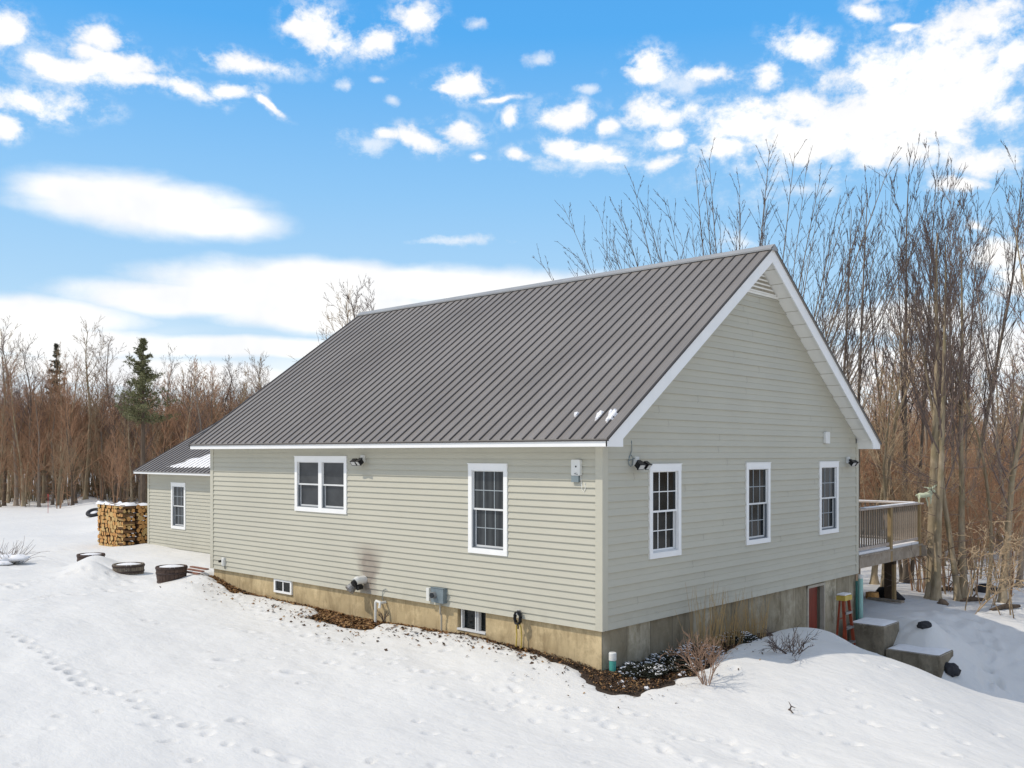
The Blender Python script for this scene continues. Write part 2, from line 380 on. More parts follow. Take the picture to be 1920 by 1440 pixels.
STAMPS = []   # (x, y, rx, ry, ang, depth)
def trail(pts, step, r, depth, jit=0.06, pair=0.0, z=-0.6):
    P = [atz(px, py, z) for px, py in pts]
    for a, b in zip(P[:-1], P[1:]):
        d = (b - a); n = max(1, int(d.length / step)); ang = math.atan2(d.y, d.x)
        for i in range(n):
            q = a + d * ((i + random.random() * 0.3) / n); sd = pair * (1 if i % 2 else -1)
            STAMPS.append((q.x - math.sin(ang) * sd + random.uniform(-jit, jit), q.y + math.cos(ang) * sd + random.uniform(-jit, jit),
                           r * random.uniform(0.9, 1.5), r * random.uniform(0.6, 1.0), ang + random.uniform(-.4, .4), depth * random.uniform(0.6, 1.3)))
trail([(20,1205),(95,1240),(155,1282),(220,1296),(258,1315),(305,1332),(380,1350),(430,1373),(485,1388),(590,1412),(700,1440)], 0.34, 0.075, 0.07)
trail([(400,1120),(480,1160),(560,1195),(640,1225),(800,1262),(960,1290),(1100,1332),(1300,1392),(1450,1430)], 0.27, 0.06, 0.04, 0.10)
trail([(430,1190),(520,1215),(620,1240),(700,1262),(850,1296),(1000,1325),(1180,1372)], 0.5, 0.06, 0.035, 0.12)
trail([(940,1275),(1100,1318),(1250,1352),(1400,1376),(1560,1400),(1760,1425)], 0.36, 0.055, 0.04, 0.16)
trail([(1480,1350),(1600,1360),(1720,1362),(1860,1370)], 0.6, 0.06, 0.05, 0.12, z=-.8)
trail([(0,1110),(60,1095),(150,1092),(240,1096),(320,1092)], 0.3, 0.09, 0.06, 0.35, z=-.42)
trail([(0,1128),(100,1112),(200,1110),(330,1112)], 0.3, 0.09, 0.05, 0.45, z=-.42)
trail([(20,1060),(70,1040),(110,1030),(160,1028)], 0.5, 0.12, 0.06, 0.35, z=-.45)
trail([(600,1172),(700,1190),(800,1205),(900,1225),(1010,1245)], 0.22, 0.05, 0.03, 0.12, z=-.5)
trail([(1780,1175),(1800,1190),(1850,1220),(1870,1250),(1840,1280)], 0.35, 0.12, 0.08, 0.2, z=-1.6)
for _ in range(150):
    px, py = random.uniform(0, 1920), random.uniform(1110, 1440)
    q = atz(px, py, -0.7)
    if q.y > -0.7 and q.x < 1.3: continue
    STAMPS.append((q.x, q.y, random.uniform(.04, .09), random.uniform(.03, .06), random.uniform(0, 3), random.uniform(.02, .06)))
for px, py in ((422, 1240), (1075,1152), (549, 1262)):
    q = atz(px, py, -0.6); STAMPS.append((q.x, q.y, .14, .07, .5, .09))

def snow_h(x, y, stamps=False):
    x = np.asarray(x, float); y = np.asarray(y, float)
    h = base_h(x, y)
    near = np.clip(1.2 - np.hypot(x + 3, y) / 45, 0.2, 1)
    h = h + near * (0.075 * vnoise(x * 0.55, y * 0.55, 1) + 0.035 * vnoise(x * 1.5 + y * .4, y * 2.2, 2) + 0.012 * vnoise(x * 5, y * 6, 3) + 0.006 * vnoise(x * 13, y * 13, 4))
    # wind ripples across the open lawn
    h = h + 0.010 * np.sin((x * 0.5 + y * 1.9 + 1.3 * vnoise(x * .7, y * .7, 9)) * 2.3) * (y < 0)
    # trampled churn up the bank
    bank = np.clip(1 - np.hypot(x - 2.2, (y - 10.3) * 0.8) / 2.6, 0, 1)
    h = h + bank * (0.30 * vnoise(x * 2.1, y * 2.1, 11) + 0.13 * vnoise(x * 5, y * 5, 12)) + 0.22 * np.exp(-(((x - 1.55) / .42) ** 2 + ((y - 9.0) / .4) ** 2))
    # mound around the half-buried tubs
    h = h + 0.30 * np.exp(-(((x + 14.35) / 0.9) ** 2 + ((y + 1.30) / 0.42) ** 2))
    h = h + 0.34 * np.exp(-(((x + 16.9) / 0.55) ** 2 + ((y + .1) / 0.55) ** 2))
    h = h + 0.07 * np.exp(-(((x + 10.3) / 0.6) ** 2 + ((y + .9) / 0.3) ** 2))
    # ploughed bank at the edge of the field
    dd = (x + 41) * 0.32 + (y - 10.5) * 0.95
    h = h + 0.32 * np.exp(-(dd / 1.2) ** 2) * (x < -28)
    ms = (x > -12) & (x < 3) & (y > -2) & (y < 7)
    if np.any(ms):
        sd = np.full(x.shape, 9.0)
        sd[ms] = poly_sd(x[ms], y[ms], MELT) if x.ndim else sd[ms]
        sd = sd + (0.10 + .14 * (x > -.6)) * vnoise(x * 4, y * 4, 21) + 0.05 * vnoise(x * 11, y * 11, 22)
        tt = np.clip(sd / 0.28, 0, 1)
        h = h + np.where(sd < 0.6, 0.07 * (1 - (1 - tt) ** 2) - 0.07, 0)
        h = np.where(sd < 0, h - np.clip(-sd * 1.2, 0, 0.12), h)
    return h

def axis(segs):
    out = []
    for a, b, s in segs:
        n = max(1, int(round((b - a) / s))); out += list(np.linspace(a, b, n, endpoint=False))
    out.append(segs[-1][1]); return np.array(out)
gx = axis([(-900,-300,150),(-300,-120,30),(-120,-60,6),(-60,-30,1.2),(-30,-18,.22),(-18,-12,.09),(-12,7,.042),(7,12,.25),(12,40,1.5),(40,120,10),(120,900,130)])
gy = axis([(-900,-200,140),(-200,-40,20),(-40,-12,2),(-12,-8,.4),(-8,9.5,.042),(9.5,16,.1),(16,40,.8),(40,90,3),(90,200,15),(200,900,140)])
GX, GY = np.meshgrid(gx, gy)
H = snow_h(GX.ravel(), GY.ravel()).reshape(GX.shape)
for (sx, sy_, rx, ry, an, dp) in STAMPS:
    i0, i1 = np.searchsorted(gx, (sx - .4, sx + .4)); j0, j1 = np.searchsorted(gy, (sy_ - .4, sy_ + .4))
    if i1 <= i0 or j1 <= j0: continue
    X_, Y_ = GX[j0:j1, i0:i1] - sx, GY[j0:j1, i0:i1] - sy_
    u = X_ * math.cos(an) + Y_ * math.sin(an); v = -X_ * math.sin(an) + Y_ * math.cos(an)
    r = (u / rx) ** 2 + (v / ry) ** 2
    dp *= 1.2; H[j0:j1, i0:i1] += -dp * np.exp(-r ** 1.5) + dp * 0.25 * np.exp(-(np.sqrt(r) - 1.7) ** 2 * 4)
_gxl, _gyl, _Hl = gx.tolist(), gy.tolist(), H
import bisect
def gz(x, y):
    i = min(max(bisect.bisect_right(_gxl, x) - 1, 0), len(_gxl) - 2); j = min(max(bisect.bisect_right(_gyl, y) - 1, 0), len(_gyl) - 2)
    u = (x - _gxl[i]) / (_gxl[i + 1] - _gxl[i]); v = (y - _gyl[j]) / (_gyl[j + 1] - _gyl[j])
    return float((_Hl[j, i] * (1 - u) + _Hl[j, i + 1] * u) * (1 - v) + (_Hl[j + 1, i] * (1 - u) + _Hl[j + 1, i + 1] * u) * v)
def grid_mesh(name, gx, gy, H, mat, mask=None):
    ny, nx = H.shape
    GX, GY = np.meshgrid(gx, gy)
    co = np.stack([GX.ravel(), GY.ravel(), H.ravel()], 1)
    idx = np.arange(nx * ny).reshape(ny, nx)
    fs = np.stack([idx[:-1, :-1], idx[:-1, 1:], idx[1:, 1:], idx[1:, :-1]], -1).reshape(-1, 4)
    if mask is not None: fs = fs[mask[:-1, :-1].ravel()]
    return np_mesh(name, co, fs, mat, True)
def np_mesh(name, co, fs, mats, smooth=False, midx=None):
    me = bpy.data.meshes.new(name)
    me.vertices.add(len(co)); me.vertices.foreach_set('co', co.astype(np.float32).ravel())
    k = fs.shape[1]
    me.loops.add(len(fs) * k); me.loops.foreach_set('vertex_index', fs.astype(np.int32).ravel())
    me.polygons.add(len(fs)); me.polygons.foreach_set('loop_start', np.arange(0, len(fs) * k, k, dtype=np.int32))
    me.polygons.foreach_set('loop_total', np.full(len(fs), k, dtype=np.int32))
    for m_ in (mats if isinstance(mats, (list, tuple)) else [mats]): me.materials.append(m_)
    if midx is not None: me.polygons.foreach_set('material_index', midx.astype(np.int32))
    if smooth: me.polygons.foreach_set('use_smooth', np.ones(len(fs), dtype=bool))
    me.update(calc_edges=True)
    return me
me = grid_mesh('ground', gx, gy, H, M['snow'])
ground = bpy.data.objects.new('ground', me); col.objects.link(ground); tag(ground, kind='structure')

# mulch bed showing where the snow has melted
lx = np.arange(-11.4, 2.2, .06); ly = np.arange(-1.4, 6.4, .06)
LX, LY = np.meshgrid(lx, ly); LS = poly_sd(LX.ravel(), LY.ravel(), MELT).reshape(LX.shape)
LH = base_h(LX.ravel(), LY.ravel()).reshape(LX.shape) - 0.055 + 0.03 * vnoise(LX * 7, LY * 7, 5) + 0.04 * vnoise(LX * 2, LY * 2, 6)
me = grid_mesh('mulch_bed', lx, ly, LH, M['litter'], LS < 0.35)
o = bpy.data.objects.new('mulch_bed', me); col.objects.link(o); tag(o, kind='structure')
def bare_h(x, y): return float(base_h(np.array([x]), np.array([y]))[0]) - 0.05

# fallen leaves and mulch chips: one mass nobody could count
vs = []; fs = []; ms_ = []
def leaf(x, y, z, s, m):
    b = len(vs); a = random.uniform(0, 6.28); tx, ty = random.uniform(-.7, .7), random.uniform(-.7, .7)
    c_, s_ = math.cos(a), math.sin(a)
    for u, v in ((-1, 0), (-.2, -.6), (1, 0), (-.2, .6)):
        px, py = (u * c_ - v * s_) * s, (u * s_ + v * c_) * s
        vs.append((x + px, y + py, z + px * tx + py * ty + abs(v) * s * .3))
    fs.append((b, b + 1, b + 2, b + 3)); ms_.append(m)
cx_ = rng.uniform(-11, 1.6, 110000); cy_ = rng.uniform(-1.3, 3.0, 110000)
k_ = ~((cy_ > 0.02) & (cx_ < 0.02)); cx_, cy_ = cx_[k_], cy_[k_]
csd = poly_sd(cx_, cy_, MELT); k_ = (csd < 0) | (rng.random(len(csd)) < 0.03 * np.exp(-np.maximum(csd, 0) * 3))
cx_, cy_, csd = cx_[k_][:16000], cy_[k_][:16000], csd[k_][:16000]; cb_ = base_h(cx_, cy_) - .05
for x, y, sd, bh in zip(cx_, cy_, csd, cb_):
    m = random.choices((0, 1, 2), ((5, 3, 2) if x < -3.2 else (1.2, 1.2, 6)))[0]
    hh = max(bh, gz(x, y)) if sd > -0.3 else bh
    leaf(x, y, hh + random.uniform(.005, .03), random.uniform(.018, .040) * (.62 if x > -1.2 else 1), m)
sv = []; sf_ = []; rs_ = random.Random(77)
for _ in range(260):
    x, y = rs_.uniform(.1, 1.5), rs_.uniform(-.7, 2.4)
    if poly_sd(np.array([x]), np.array([y]), MELT)[0] > -.02 or mnoise.noise(Vector((x * 3, y * 3, 9))) < .0: continue
    z = bare_h(x, y) + .02; r_ = rs_.uniform(.012, .05); b = len(sv)
    for k in range(6): a = k * 1.047 + rs_.uniform(-.3, .3); sv.append((x + r_ * math.cos(a) * rs_.uniform(.6, 1.2), y + r_ * math.sin(a) * rs_.uniform(.6, 1.2), z - .015))
    sv.append((x, y, z + r_ * .45)); sf_ += [(b + k, b + (k + 1) % 6, b + 6) for k in range(6)]
me = np_mesh('snow_crumbs', np.array(sv), np.array(sf_), M['roofsnow'], True); o = bpy.data.objects.new('snow_crumbs', me); col.objects.link(o)
tag(o, 'crumbs of old snow scattered on the mulch by the near house corner', 'snow', None, 'stuff')
# crumbs of mulch blown over the snow in front of the exhaust
for _ in range(420):
    t_ = random.random(); px = 500 + t_ * 560 + random.gauss(0, 18); py = 1142 + t_ * 96 + abs(random.gauss(0, 9))
    if 590 < px < 730 and random.random() < .5: py += random.uniform(0, 22)
    q = atz(px, py, -0.5)
    if q.y > -0.1: continue
    leaf(q.x, q.y, gz(q.x, q.y) + .012, random.uniform(.012, .045), random.choice((2, 2, 0)))
me = np_mesh('leaf_litter', np.array(vs), np.array(fs), [M['leaf1'], M['leaf2'], M['leaf3']], False, np.array(ms_))
o = bpy.data.objects.new('leaf_litter', me); col.objects.link(o)
tag(o, 'brown fallen leaves and mulch chips along the foot of the house walls', 'leaf litter', None, 'stuff')

# ------------------------------------------------------------------ house
house = empty('house', (0, 0, 0), 'sage grey clapboard house with brown ribbed metal roof, white trim and concrete foundation', 'house')
COURSE = 0.1035
def TF(s, o, z): return (s, -o, z)               # long sunny wall (outward -y)
def TG(s, o, z): return (o, s, z)                # gable wall (outward +x)
def TB(s, o, z): return (s, W + o, z)            # back wall
def TL(s, o, z): return (-L - o, s, z)           # far end wall
def TWF(s, o, z): return (s, WY0 - o, z)
def TWL(s, o, z): return (WX0 - o, s, z)
def TWB(s, o, z): return (s, WY0 + WD + o, z)

def siding(T, z0, z1, lo, hi, openings=(), seams=False, seed=0):
    """lapped courses from z0 to z1; lo(z), hi(z) give the ends; openings (s0, s1, za, zb) are left out"""
    mb = MB(); rnd = random.Random(seed)
    k = 0; a = z0
    while a < z1 - 1e-4:
        b = min(a + COURSE, z1)
        cuts = sorted({a, b} | {z for op in openings for z in op[2:4] if a + 1e-4 < z < b - 1e-4})
        lip = .011 if (seams or seed == 2) and k % 2 else .026
        def prof(z, a=a, lip=lip): return lip - (lip - .003) * min(1, (z - a) / COURSE)
        for c0, c1 in zip(cuts[:-1], cuts[1:]):
            mid = (c0 + c1) / 2
            iv = [(lo, hi)]
            ops = sorted([op for op in openings if op[2] < mid < op[3]])
            ends = []
            cur = lo
            for op in ops:
                ends.append((cur, (lambda z, v=op[0]: v))); cur = (lambda z, v=op[1]: v)
            ends.append((cur, hi))
            for l_, h_ in ends:
                if h_(c0) - l_(c0) < 1e-4: continue
                hb = max(h_(c1), l_(c1))
                mb.quad(T(l_(c0), prof(c0), c0), T(h_(c0), prof(c0), c0), T(hb, prof(c1), c1), T(min(l_(c1), hb), prof(c1), c1))
                if abs(c0 - a) < 1e-6:
                    mb.quad(T(l_(c0), 0.002, c0), T(h_(c0), 0.002, c0), T(h_(c0), lip, c0), T(l_(c0), lip, c0))
        if seams and k % 2 == 0:
            s = lo(a) + rnd.uniform(0.6, 3.4)
            while s < hi(b + COURSE) - 0.2:
                if s > lo(b + COURSE) + 0.2 and not any(op[0] - .05 < s < op[1] + .05 and op[2] - .25 < a < op[3] + .05 for op in openings):
                    for q in (a, a + COURSE):
                        mb.add([T(s, .0237, q), T(s + .006, .0237, q), T(s + .006, .0037, q + COURSE), T(s, .0037, q + COURSE)], [(0, 1, 2, 3)], 1)
                s += rnd.uniform(3.0, 6.0)
        a = b; k += 1
    return mb

def window(T, s0, s1, z0, z1, kind='grille', sashmat=None, munt=None, glass=None, parent=house, label=None):
    """casing + two sashes (upper outside, lower set back) + glass + muntins"""
    cw, ct, cb = 0.082, 0.105, 0.085
    fr = MB(); D = 0.034
    fr.box(s0, s0 + cw, -.05, D, z0 + cb, z1 - ct, 0, T); fr.box(s1 - cw, s1, -.05, D, z0 + cb, z1 - ct, 0, T)
    fr.box(s0, s1, -.05, D + .004, z1 - ct, z1, 0, T); fr.box(s0, s1, -.05, D + .003, z0, z0 + cb, 0, T)
    fr.box(s0 - .012, s1 + .012, -.01, D + .012, z1, z1 + .012, 0, T)
    a0, a1, b0, b1 = s0 + cw, s1 - cw, z0 + cb, z1 - ct
    bays = [(a0, a1)]
    if kind == 'double':
        m = (a0 + a1) / 2; fr.box(m - .055, m + .055, -.05, D - .006, b0, b1, 0, T); bays = [(a0, m - .055), (m + .055, a1)]
    w = fr.build('window', M['white'], parent)
    if label: w['label'] = label
    sashmat = sashmat or M['sash']; munt = munt or M['muntin']; glass = glass or M['glass']
    bk = MB(); bk.box(a0 - .01, a1 + .01, -.09, -.085, b0 - .01, b1 + .01, 0, T); bk.build('interior', M['void'], w)
    for (p0, p1) in bays:
        mid = (b0 + b1) / 2 - .01
        tr = MB(); tr.box(p0, p0 + .022, -.06, .004, b0, mid, 0, T); tr.box(p1 - .022, p1, -.06, .004, b0, mid, 0, T)
        tr.box(p0, p1, -.06, .008, b0, b0 + .018, 0, T); tr.build('track', M['track'] if kind != 'bright' else M['sash'], w)
        for (q0, q1, off, ins) in ((mid, b1, -.004, 0.0), (b0 + .018, mid + .022, -.034, .022)):
            f = .03
            sb = MB(); x0, x1 = p0 + ins, p1 - ins
            sb.box(x0, x0 + f * .6, off - .02, off, q0 + f, q1 - f * .5, 0, T); sb.box(x1 - f * .6, x1, off - .02, off, q0 + f, q1 - f * .5, 0, T)
            sb.box(x0, x1, off - .02, off + (.002 if ins == 0 else 0), q0, q0 + f, 0, T); sb.box(x0, x1, off - .02, off, q1 - f * .5, q1, 0, T)
            sb.build('sash', sashmat, w)
            g = MB(); g.box(x0 + f * .5, x1 - f * .5, off - .018, off - .013, q0 + f * .8, q1 - f * .4, 0, T)
            g.build('pane', glass, w)
            if kind != 'double':
                mm = MB(); h = .007
                for i in (1, 2):
                    u = x0 + (x1 - x0) * i / 3; mm.box(u - h, u + h, off - .013, off - .006, q0 + f, q1 - f * .5, 0, T)
                u = (q0 + q1) / 2
                mm.box(x0 + f * .6, x1 - f * .6, off - .0128, off - .0055, u - h, u + h, 0, T); mm.build('muntin', munt, w)
    return w

FW = [(-7.685, -5.993, 1.425, 2.507), (-2.728, -1.853, .946, 2.396)]
GW = [(1.156, 2.032, .946, 2.396), (4.128, 5.004, .946, 2.396), (7.0585, 7.934, .946, 2.396)]
mid_y = W / 2
roofz = lambda y: ZE + SL * (min(y, W - y) + EO)
siding(TF, 0, ZB + .02, lambda z: -L + .10, lambda z: -.10, FW, seed=1).build('wall', [M['siding'], M['seam']], house)
def glo(z): return 0.10 if z <= 2.80 else max(0.10, (z + .19 - ZE) / SL - EO)
def ghi(z): return W - glo(z)
zap = ZR - .21
siding(TG, 0, 5.42, glo, ghi, GW, True, 2).build('wall', [M['siding'], M['seam']], house)
siding(TG, 5.42, zap, glo, ghi, (), False, 2).build('gable_peak', [M['siding'], M['seam']], house)
siding(TL, 0, zap, glo, ghi, (), False, 3).build('wall', [M['siding'], M['seam']], house)
siding(TB, 0, ZB + .02, lambda z: -L + .10, lambda z: -.10, (), False, 4).build('wall', [M['siding'], M['seam']], house)
core = MB()   # dark sheathing directly behind the vinyl, closes the shell
core.box(-L + .02, -.02, .10, .12, -.02, ZB); core.build('sheathing', M['void'], house); core = MB(); core.box(-L + .02, -.02, W - .12, W - .10, -.02, ZB)
core.build('sheathing', M['void'], house)
# corner boards
for (x0, x1, y0, y1) in ((-.10, .030, -.030, .0), (0, .030, 0, .10), (-.0, .022, W - .10, W), (-.10, .022, W, W + .022),
                         (-L - .022, -L + .10, -.030, 0), (-L - .022, -L, 0, .10), (-L - .022, -L, W - .1, W)):
    c = MB(); c.box(x0, x1, y0, y1, 0.0, ZB + (.12 if y0 >= 0 and y1 < W + .01 else 0)); c.build('corner_board', M['corner'], house)

window(TF, *FW[0], kind='double', glass=M['screen'], label='wide double window with screens and a white centre post')
window(TF, *FW[1], glass=M['glass_curtain'])
window(TG, *GW[0], kind='bright', sashmat=M['white'], munt=M['white'], glass=M['glass_dark'], label='gable window with bright white grille nearest the house corner')
window(TG, *GW[1], glass=M['glass_dark']); window(TG, *GW[2], glass=M['glass_dark'])

# foundation ---------------------------------------------------------
FB = [(-8.488, -7.853, -.285, -.012), (-3.049, -2.388, -.365, -.014)]   # basement windows x0,x1,z0,z1
fd = MB(); y0, y1 = .035, .235
xs = [-L + .03] + [v for b in FB for v in b[:2]] + [-.035]
for i in range(0, len(xs), 2): fd.box(xs[i], xs[i + 1], y0, y1, -1.6 if i < 4 else -2.6, 0)
for b in FB: fd.box(b[0], b[1], y0, y1, -1.6, b[2]); fd.box(b[0], b[1], y0, y1, b[3], 0)
fd.build('foundation', M['found_front'], house)
fd = MB(); DY0, DY1, DZ0 = 6.60, 7.388, -2.12
fd.box(-.235, -.033, .037, DY0, -2.6, -.001); fd.box(-.235, -.033, DY1, W - .03, -2.6, -.001); fd.box(-.235, -.033, DY0, DY1, -.035, -.001)
fd.box(-.235, -.033, DY0, DY1, -2.6, DZ0)
fd.build('foundation', M['found_gable'], house)
fd = MB(); fd.box(-L + .03, -.235, W - .235, W - .03, -2.6, 0); fd.box(-L + .03, -L + .23, .235, W - .235, -1.6, 0); fd.build('foundation', M['found_gable'], house)
# small rim of sill shadow under the siding
# basement windows
b = FB[0]; f = MB()
f.box(b[0], b[1], .0, .05, b[3] - .035, b[3]); f.box(b[0], b[1], .0, .05, b[2], b[2] + .04)
f.box(b[0], b[0] + .05, .002, .05, b[2] + .04, b[3] - .035); f.box(b[1] - .05, b[1], .002, .05, b[2] + .04, b[3] - .035)
xm = (b[0] + b[1]) / 2; f.box(xm - .014, xm + .014, .014, .05, b[2] + .04, b[3] - .035)
f.build('window', M['white'], house); w = col.objects[-1]
w['label'] = 'small white framed basement window under the double window'
g = MB(); g.box(b[0] + .05, b[1] - .05, .03, .034, b[2] + .04, b[3] - .035); g.build('pane', M['glass_dark'], w)
b = FB[1]; f = MB()
f.box(b[0], b[1], .02, .10, b[2] - .0, b[2] + .032); f.box(b[0] + .06, b[0] + .085, .06, .12, b[2] + .032, b[3])
f.box(b[0] + .40, b[0] + .425, .05, .12, b[2] + .032, b[3]); f.box(b[0] + .455, b[0] + .475, .05, .12, b[2] + .032, b[3])
f.build('window', M['sash'], house); w = col.objects[-1]; w['label'] = 'dark open-framed basement window below the grille window'
g = MB(); g.box(b[0], b[1], .125, .13, b[2] + .032, b[3]); g.build('pane', M['glass_dark'], w)
# basement door --------------------------------------------------------
d = MB()
d.box(-.10, -.008, DY0, DY0 + .055, DZ0, -.035); d.box(-.10, -.008, DY1 - .05, DY1, DZ0, -.035); d.box(-.10, -.006, DY0, DY1, -.085, -.033)
dr = d.build('door', M['jamb'], house); dr['label'] = 'red basement door standing ajar in a pale frame'
a_ = math.radians(7); w_ = .57
d = MB(); hx, hy = -.035, DY0 + .057
d.prism([(hx, hy, DZ0 + .01), (hx - w_ * math.sin(a_), hy + w_ * math.cos(a_), DZ0 + .01), (hx - w_ * math.sin(a_), hy + w_ * math.cos(a_), -.09), (hx, hy, -.09)], (-.03, -.02, 0))
d.build('door_leaf', M['door_red'], dr)
d = MB(); d.box(-1.6, -1.58, DY0 - .6, DY1 + .6, -2.3, -.02); d.box(-1.6, -.24, DY1 + .5, DY1 + .52, -2.3, -.02); d.box(-1.6, -.24, DY0 - .5, DY0 - .48, -2.3, -.02)
d.box(-1.6, -.24, DY0 - .5, DY1 + .5, -2.35, -2.3); d.build('interior', M['void'], dr)

# roof -----------------------------------------------------------------
def roof_half(side):
    """side 0: sunny slope, 1: back slope"""
    X0, X1 = -L - RO - .03, RO + .03
    Y = (lambda y: y) if side == 0 else (lambda y: W - y)
    ye = -EO - .028; ze = ZE - SL * .028
    mb = MB(); th = .022
    pts = [(X0, Y(ye), ze), (X1, Y(ye), ze), (X1, Y(mid_y), ZR), (X0, Y(mid_y), ZR)]
    mb.add([p for p in pts] + [(p[0], p[1], p[2] - th) for p in pts], [(0, 1, 2, 3), (7, 6, 5, 4), (0, 4, 5, 1), (1, 5, 6, 2), (3, 7, 4, 0)])
    n_ = Vector((0, -SL, 1)).normalized()
    d_ = Vector((0, 1, SL)).normalized()
    sp = .2286; x = X0 + .06; ln = math.hypot(mid_y - ye, ZR - ze)
    o0 = Vector((0, ye, ze))
    def P(x, t, h):
        q = o0 + d_ * t + n_ * h
        return (x, Y(q.y), q.z)
    while x < X1 - .02:
        w0, w1, h = .017, .009, .019
        a = [P(x - w0, 0, 0), P(x - w1, 0, h), P(x + w1, 0, h), P(x + w0, 0, 0)]
        b = [P(x - w0, ln, 0), P(x - w1, ln, h), P(x + w1, ln, h), P(x + w0, ln, 0)]
        mb.add(a + b, [(0, 1, 5, 4), (1, 2, 6, 5), (2, 3, 7, 6), (0, 3, 2, 1)], 1)
        for m_ in (.33, .66) if side == 0 else ():
            xm_ = x + sp * m_
            a = [P(xm_ - .012, 0, 0), P(xm_, 0, .003), P(xm_ + .012, 0, 0)]; b = [P(xm_ - .012, ln, 0), P(xm_, ln, .003), P(xm_ + .012, ln, 0)]
            mb.add(a + b, [(0, 1, 4, 3), (1, 2, 5, 4)])
        x += sp
    return mb, P
mb, PR = roof_half(0); rf = mb.build('roof', [M['roof'], M['ribm']], house)
mb, _ = roof_half(1); rf2 = mb.build('roof', [M['roof'], M['ribm']], house)
# eave drip edge, rake trim, ridge cap
de = MB(); de.box(-L - RO - .03, RO + .03, -EO - .04, -EO - .0215, ZE - SL * .028 - .034, ZE - SL * .028 - .018); de.build('drip_edge', M['drip'], rf)
for sgn, Yf in ((0, lambda y: y), (1, lambda y: W - y)):
    for xa, xb in ((RO, RO + .034), (-L - RO - .034, -L - RO)):
        z_e = ZE - SL * .03; rk = MB()
        rk.prism([(xa, Yf(-EO - .03), z_e + .012), (xa, Yf(mid_y), ZR + .014), (xa, Yf(mid_y), ZR - .012), (xa, Yf(-EO - .03), z_e - .014)], (xb - xa, 0, 0)); rk.build('rake_trim', M['drip'], rf if sgn == 0 else rf2)
rc = MB()
for s_ in (1, -1):
    rc.quad((-L - RO - .04, mid_y, ZR + .045), (RO + .04, mid_y, ZR + .045), (RO + .04, mid_y + s_ * .13, ZR + .05 - SL * .13), (-L - RO - .04, mid_y + s_ * .13, ZR + .05 - SL * .13))
    rc.quad((-L - RO - .04, mid_y + s_ * .13, ZR + .05 - SL * .13), (RO + .04, mid_y + s_ * .13, ZR + .05 - SL * .13), (RO + .04, mid_y + s_ * .13, ZR + .02 - SL * .13), (-L - RO - .04, mid_y + s_ * .13, ZR + .02 - SL * .13))
rc.quad((RO + .04, mid_y - .13, ZR + .02 - SL * .13), (RO + .04, mid_y + .13, ZR + .02 - SL * .13), (RO + .04, mid_y + .001, ZR + .045), (RO + .04, mid_y - .001, ZR + .045))
rc.build('ridge_cap', M['ridge'], rf)
# fascia
zf = ZE - SL * .02 - .022
fa = MB(); fa.box(-L - RO, RO - .001, -EO - .02, -EO, ZB, zf); fa.build('fascia', M['white'], house)
fa = MB(); fa.box(-L - RO, RO - .001, W + EO, W + EO + .02, ZB, zf); fa.build('fascia', M['white'], house)
# rake boards with cornice returns (both gables)
RB = .255
for xa, xb in ((RO - .024, RO), (-L - RO, -L - RO + .024)):
    for Yf in (lambda y: y, lambda y: W - y):
        up = lambda y: ZE + SL * (y + EO) - .018
        p = [(-EO - .02, up(-EO - .02)), (-EO - .02, ZB - .002), (.03, ZB - .002), (.03, up(.03) - RB), (mid_y, up(mid_y) - RB), (mid_y, up(mid_y))]
        m_ = MB(); m_.prism([(xa, Yf(y), z) for y, z in p], (xb - xa, 0, 0)); m_.build('rake_board', M['white'], house)
# soffits: sloping under the rakes, level under the eaves, closed boxes at the returns
so = MB()
for xa, xb in ((0.0, RO - .025), (-L - RO + .025, -L)):
    for Yf in (lambda y: y, lambda y: W - y):
        s0_, s1_ = .03, mid_y; off = -.185
        z_a, z_b = ZE + SL * (s0_ + EO) + off, ZE + SL * (s1_ + EO) + off
        so.prism([(xa, Yf(s0_), z_a), (xb, Yf(s0_), z_a), (xb, Yf(s1_), z_b), (xa, Yf(s1_), z_b)], (0, 0, .012))
        k = s0_ + .3
        while k < s1_ - .05:      # vented panel joints
            za = ZE + SL * (k + EO) + off - .003
            so.prism([(xa, Yf(k), za), (xb, Yf(k), za), (xb, Yf(k + .008), za + SL * .008), (xa, Yf(k + .008), za + SL * .008)], (0, 0, .004), 1)
            k += .3
        uz = lambda y: ZE + SL * (y + EO) - .045
        so.prism([(xa, Yf(y), z) for y, z in ((-EO, ZB + .001), (.032, ZB + .001), (.032, uz(.032)), (-EO, uz(-EO)))], (xb - xa, 0, 0))
so.box(-L, 0.0, -EO, -.0, ZB + .004, ZB + .016); so.box(-L, 0.0, W, W + EO, ZB + .004, ZB + .016)
so.build('soffit', [M['soffit'], M['jamb']], house)
# triangular louvre at the gable peak
zv = 5.44; lv = MB()
hw = lambda z: max(0.0, (ZR - .19 - z) / SL)
lv.box(.018, .035, mid_y - hw(zv), mid_y + hw(zv), zv - .02, zv + .02)
z = zv + .03
while z < ZR - .26:
    h_ = hw(z + .05)
    if h_ > .03: lv.prism([(.018, mid_y - h_, z), (.018, mid_y + h_, z), (.05, mid_y + h_, z - .012), (.05, mid_y - h_, z - .012)], (0, 0, .03))
    z += .075
lv.build('gable_vent', M['soffit'], house)
lv = MB(); lv.prism([(.0195, mid_y - hw(zv), zv), (.0195, mid_y + hw(zv), zv), (.0195, mid_y, ZR - .21)], (.002, 0, 0)); lv.build('vent_back', M['jamb'], house)

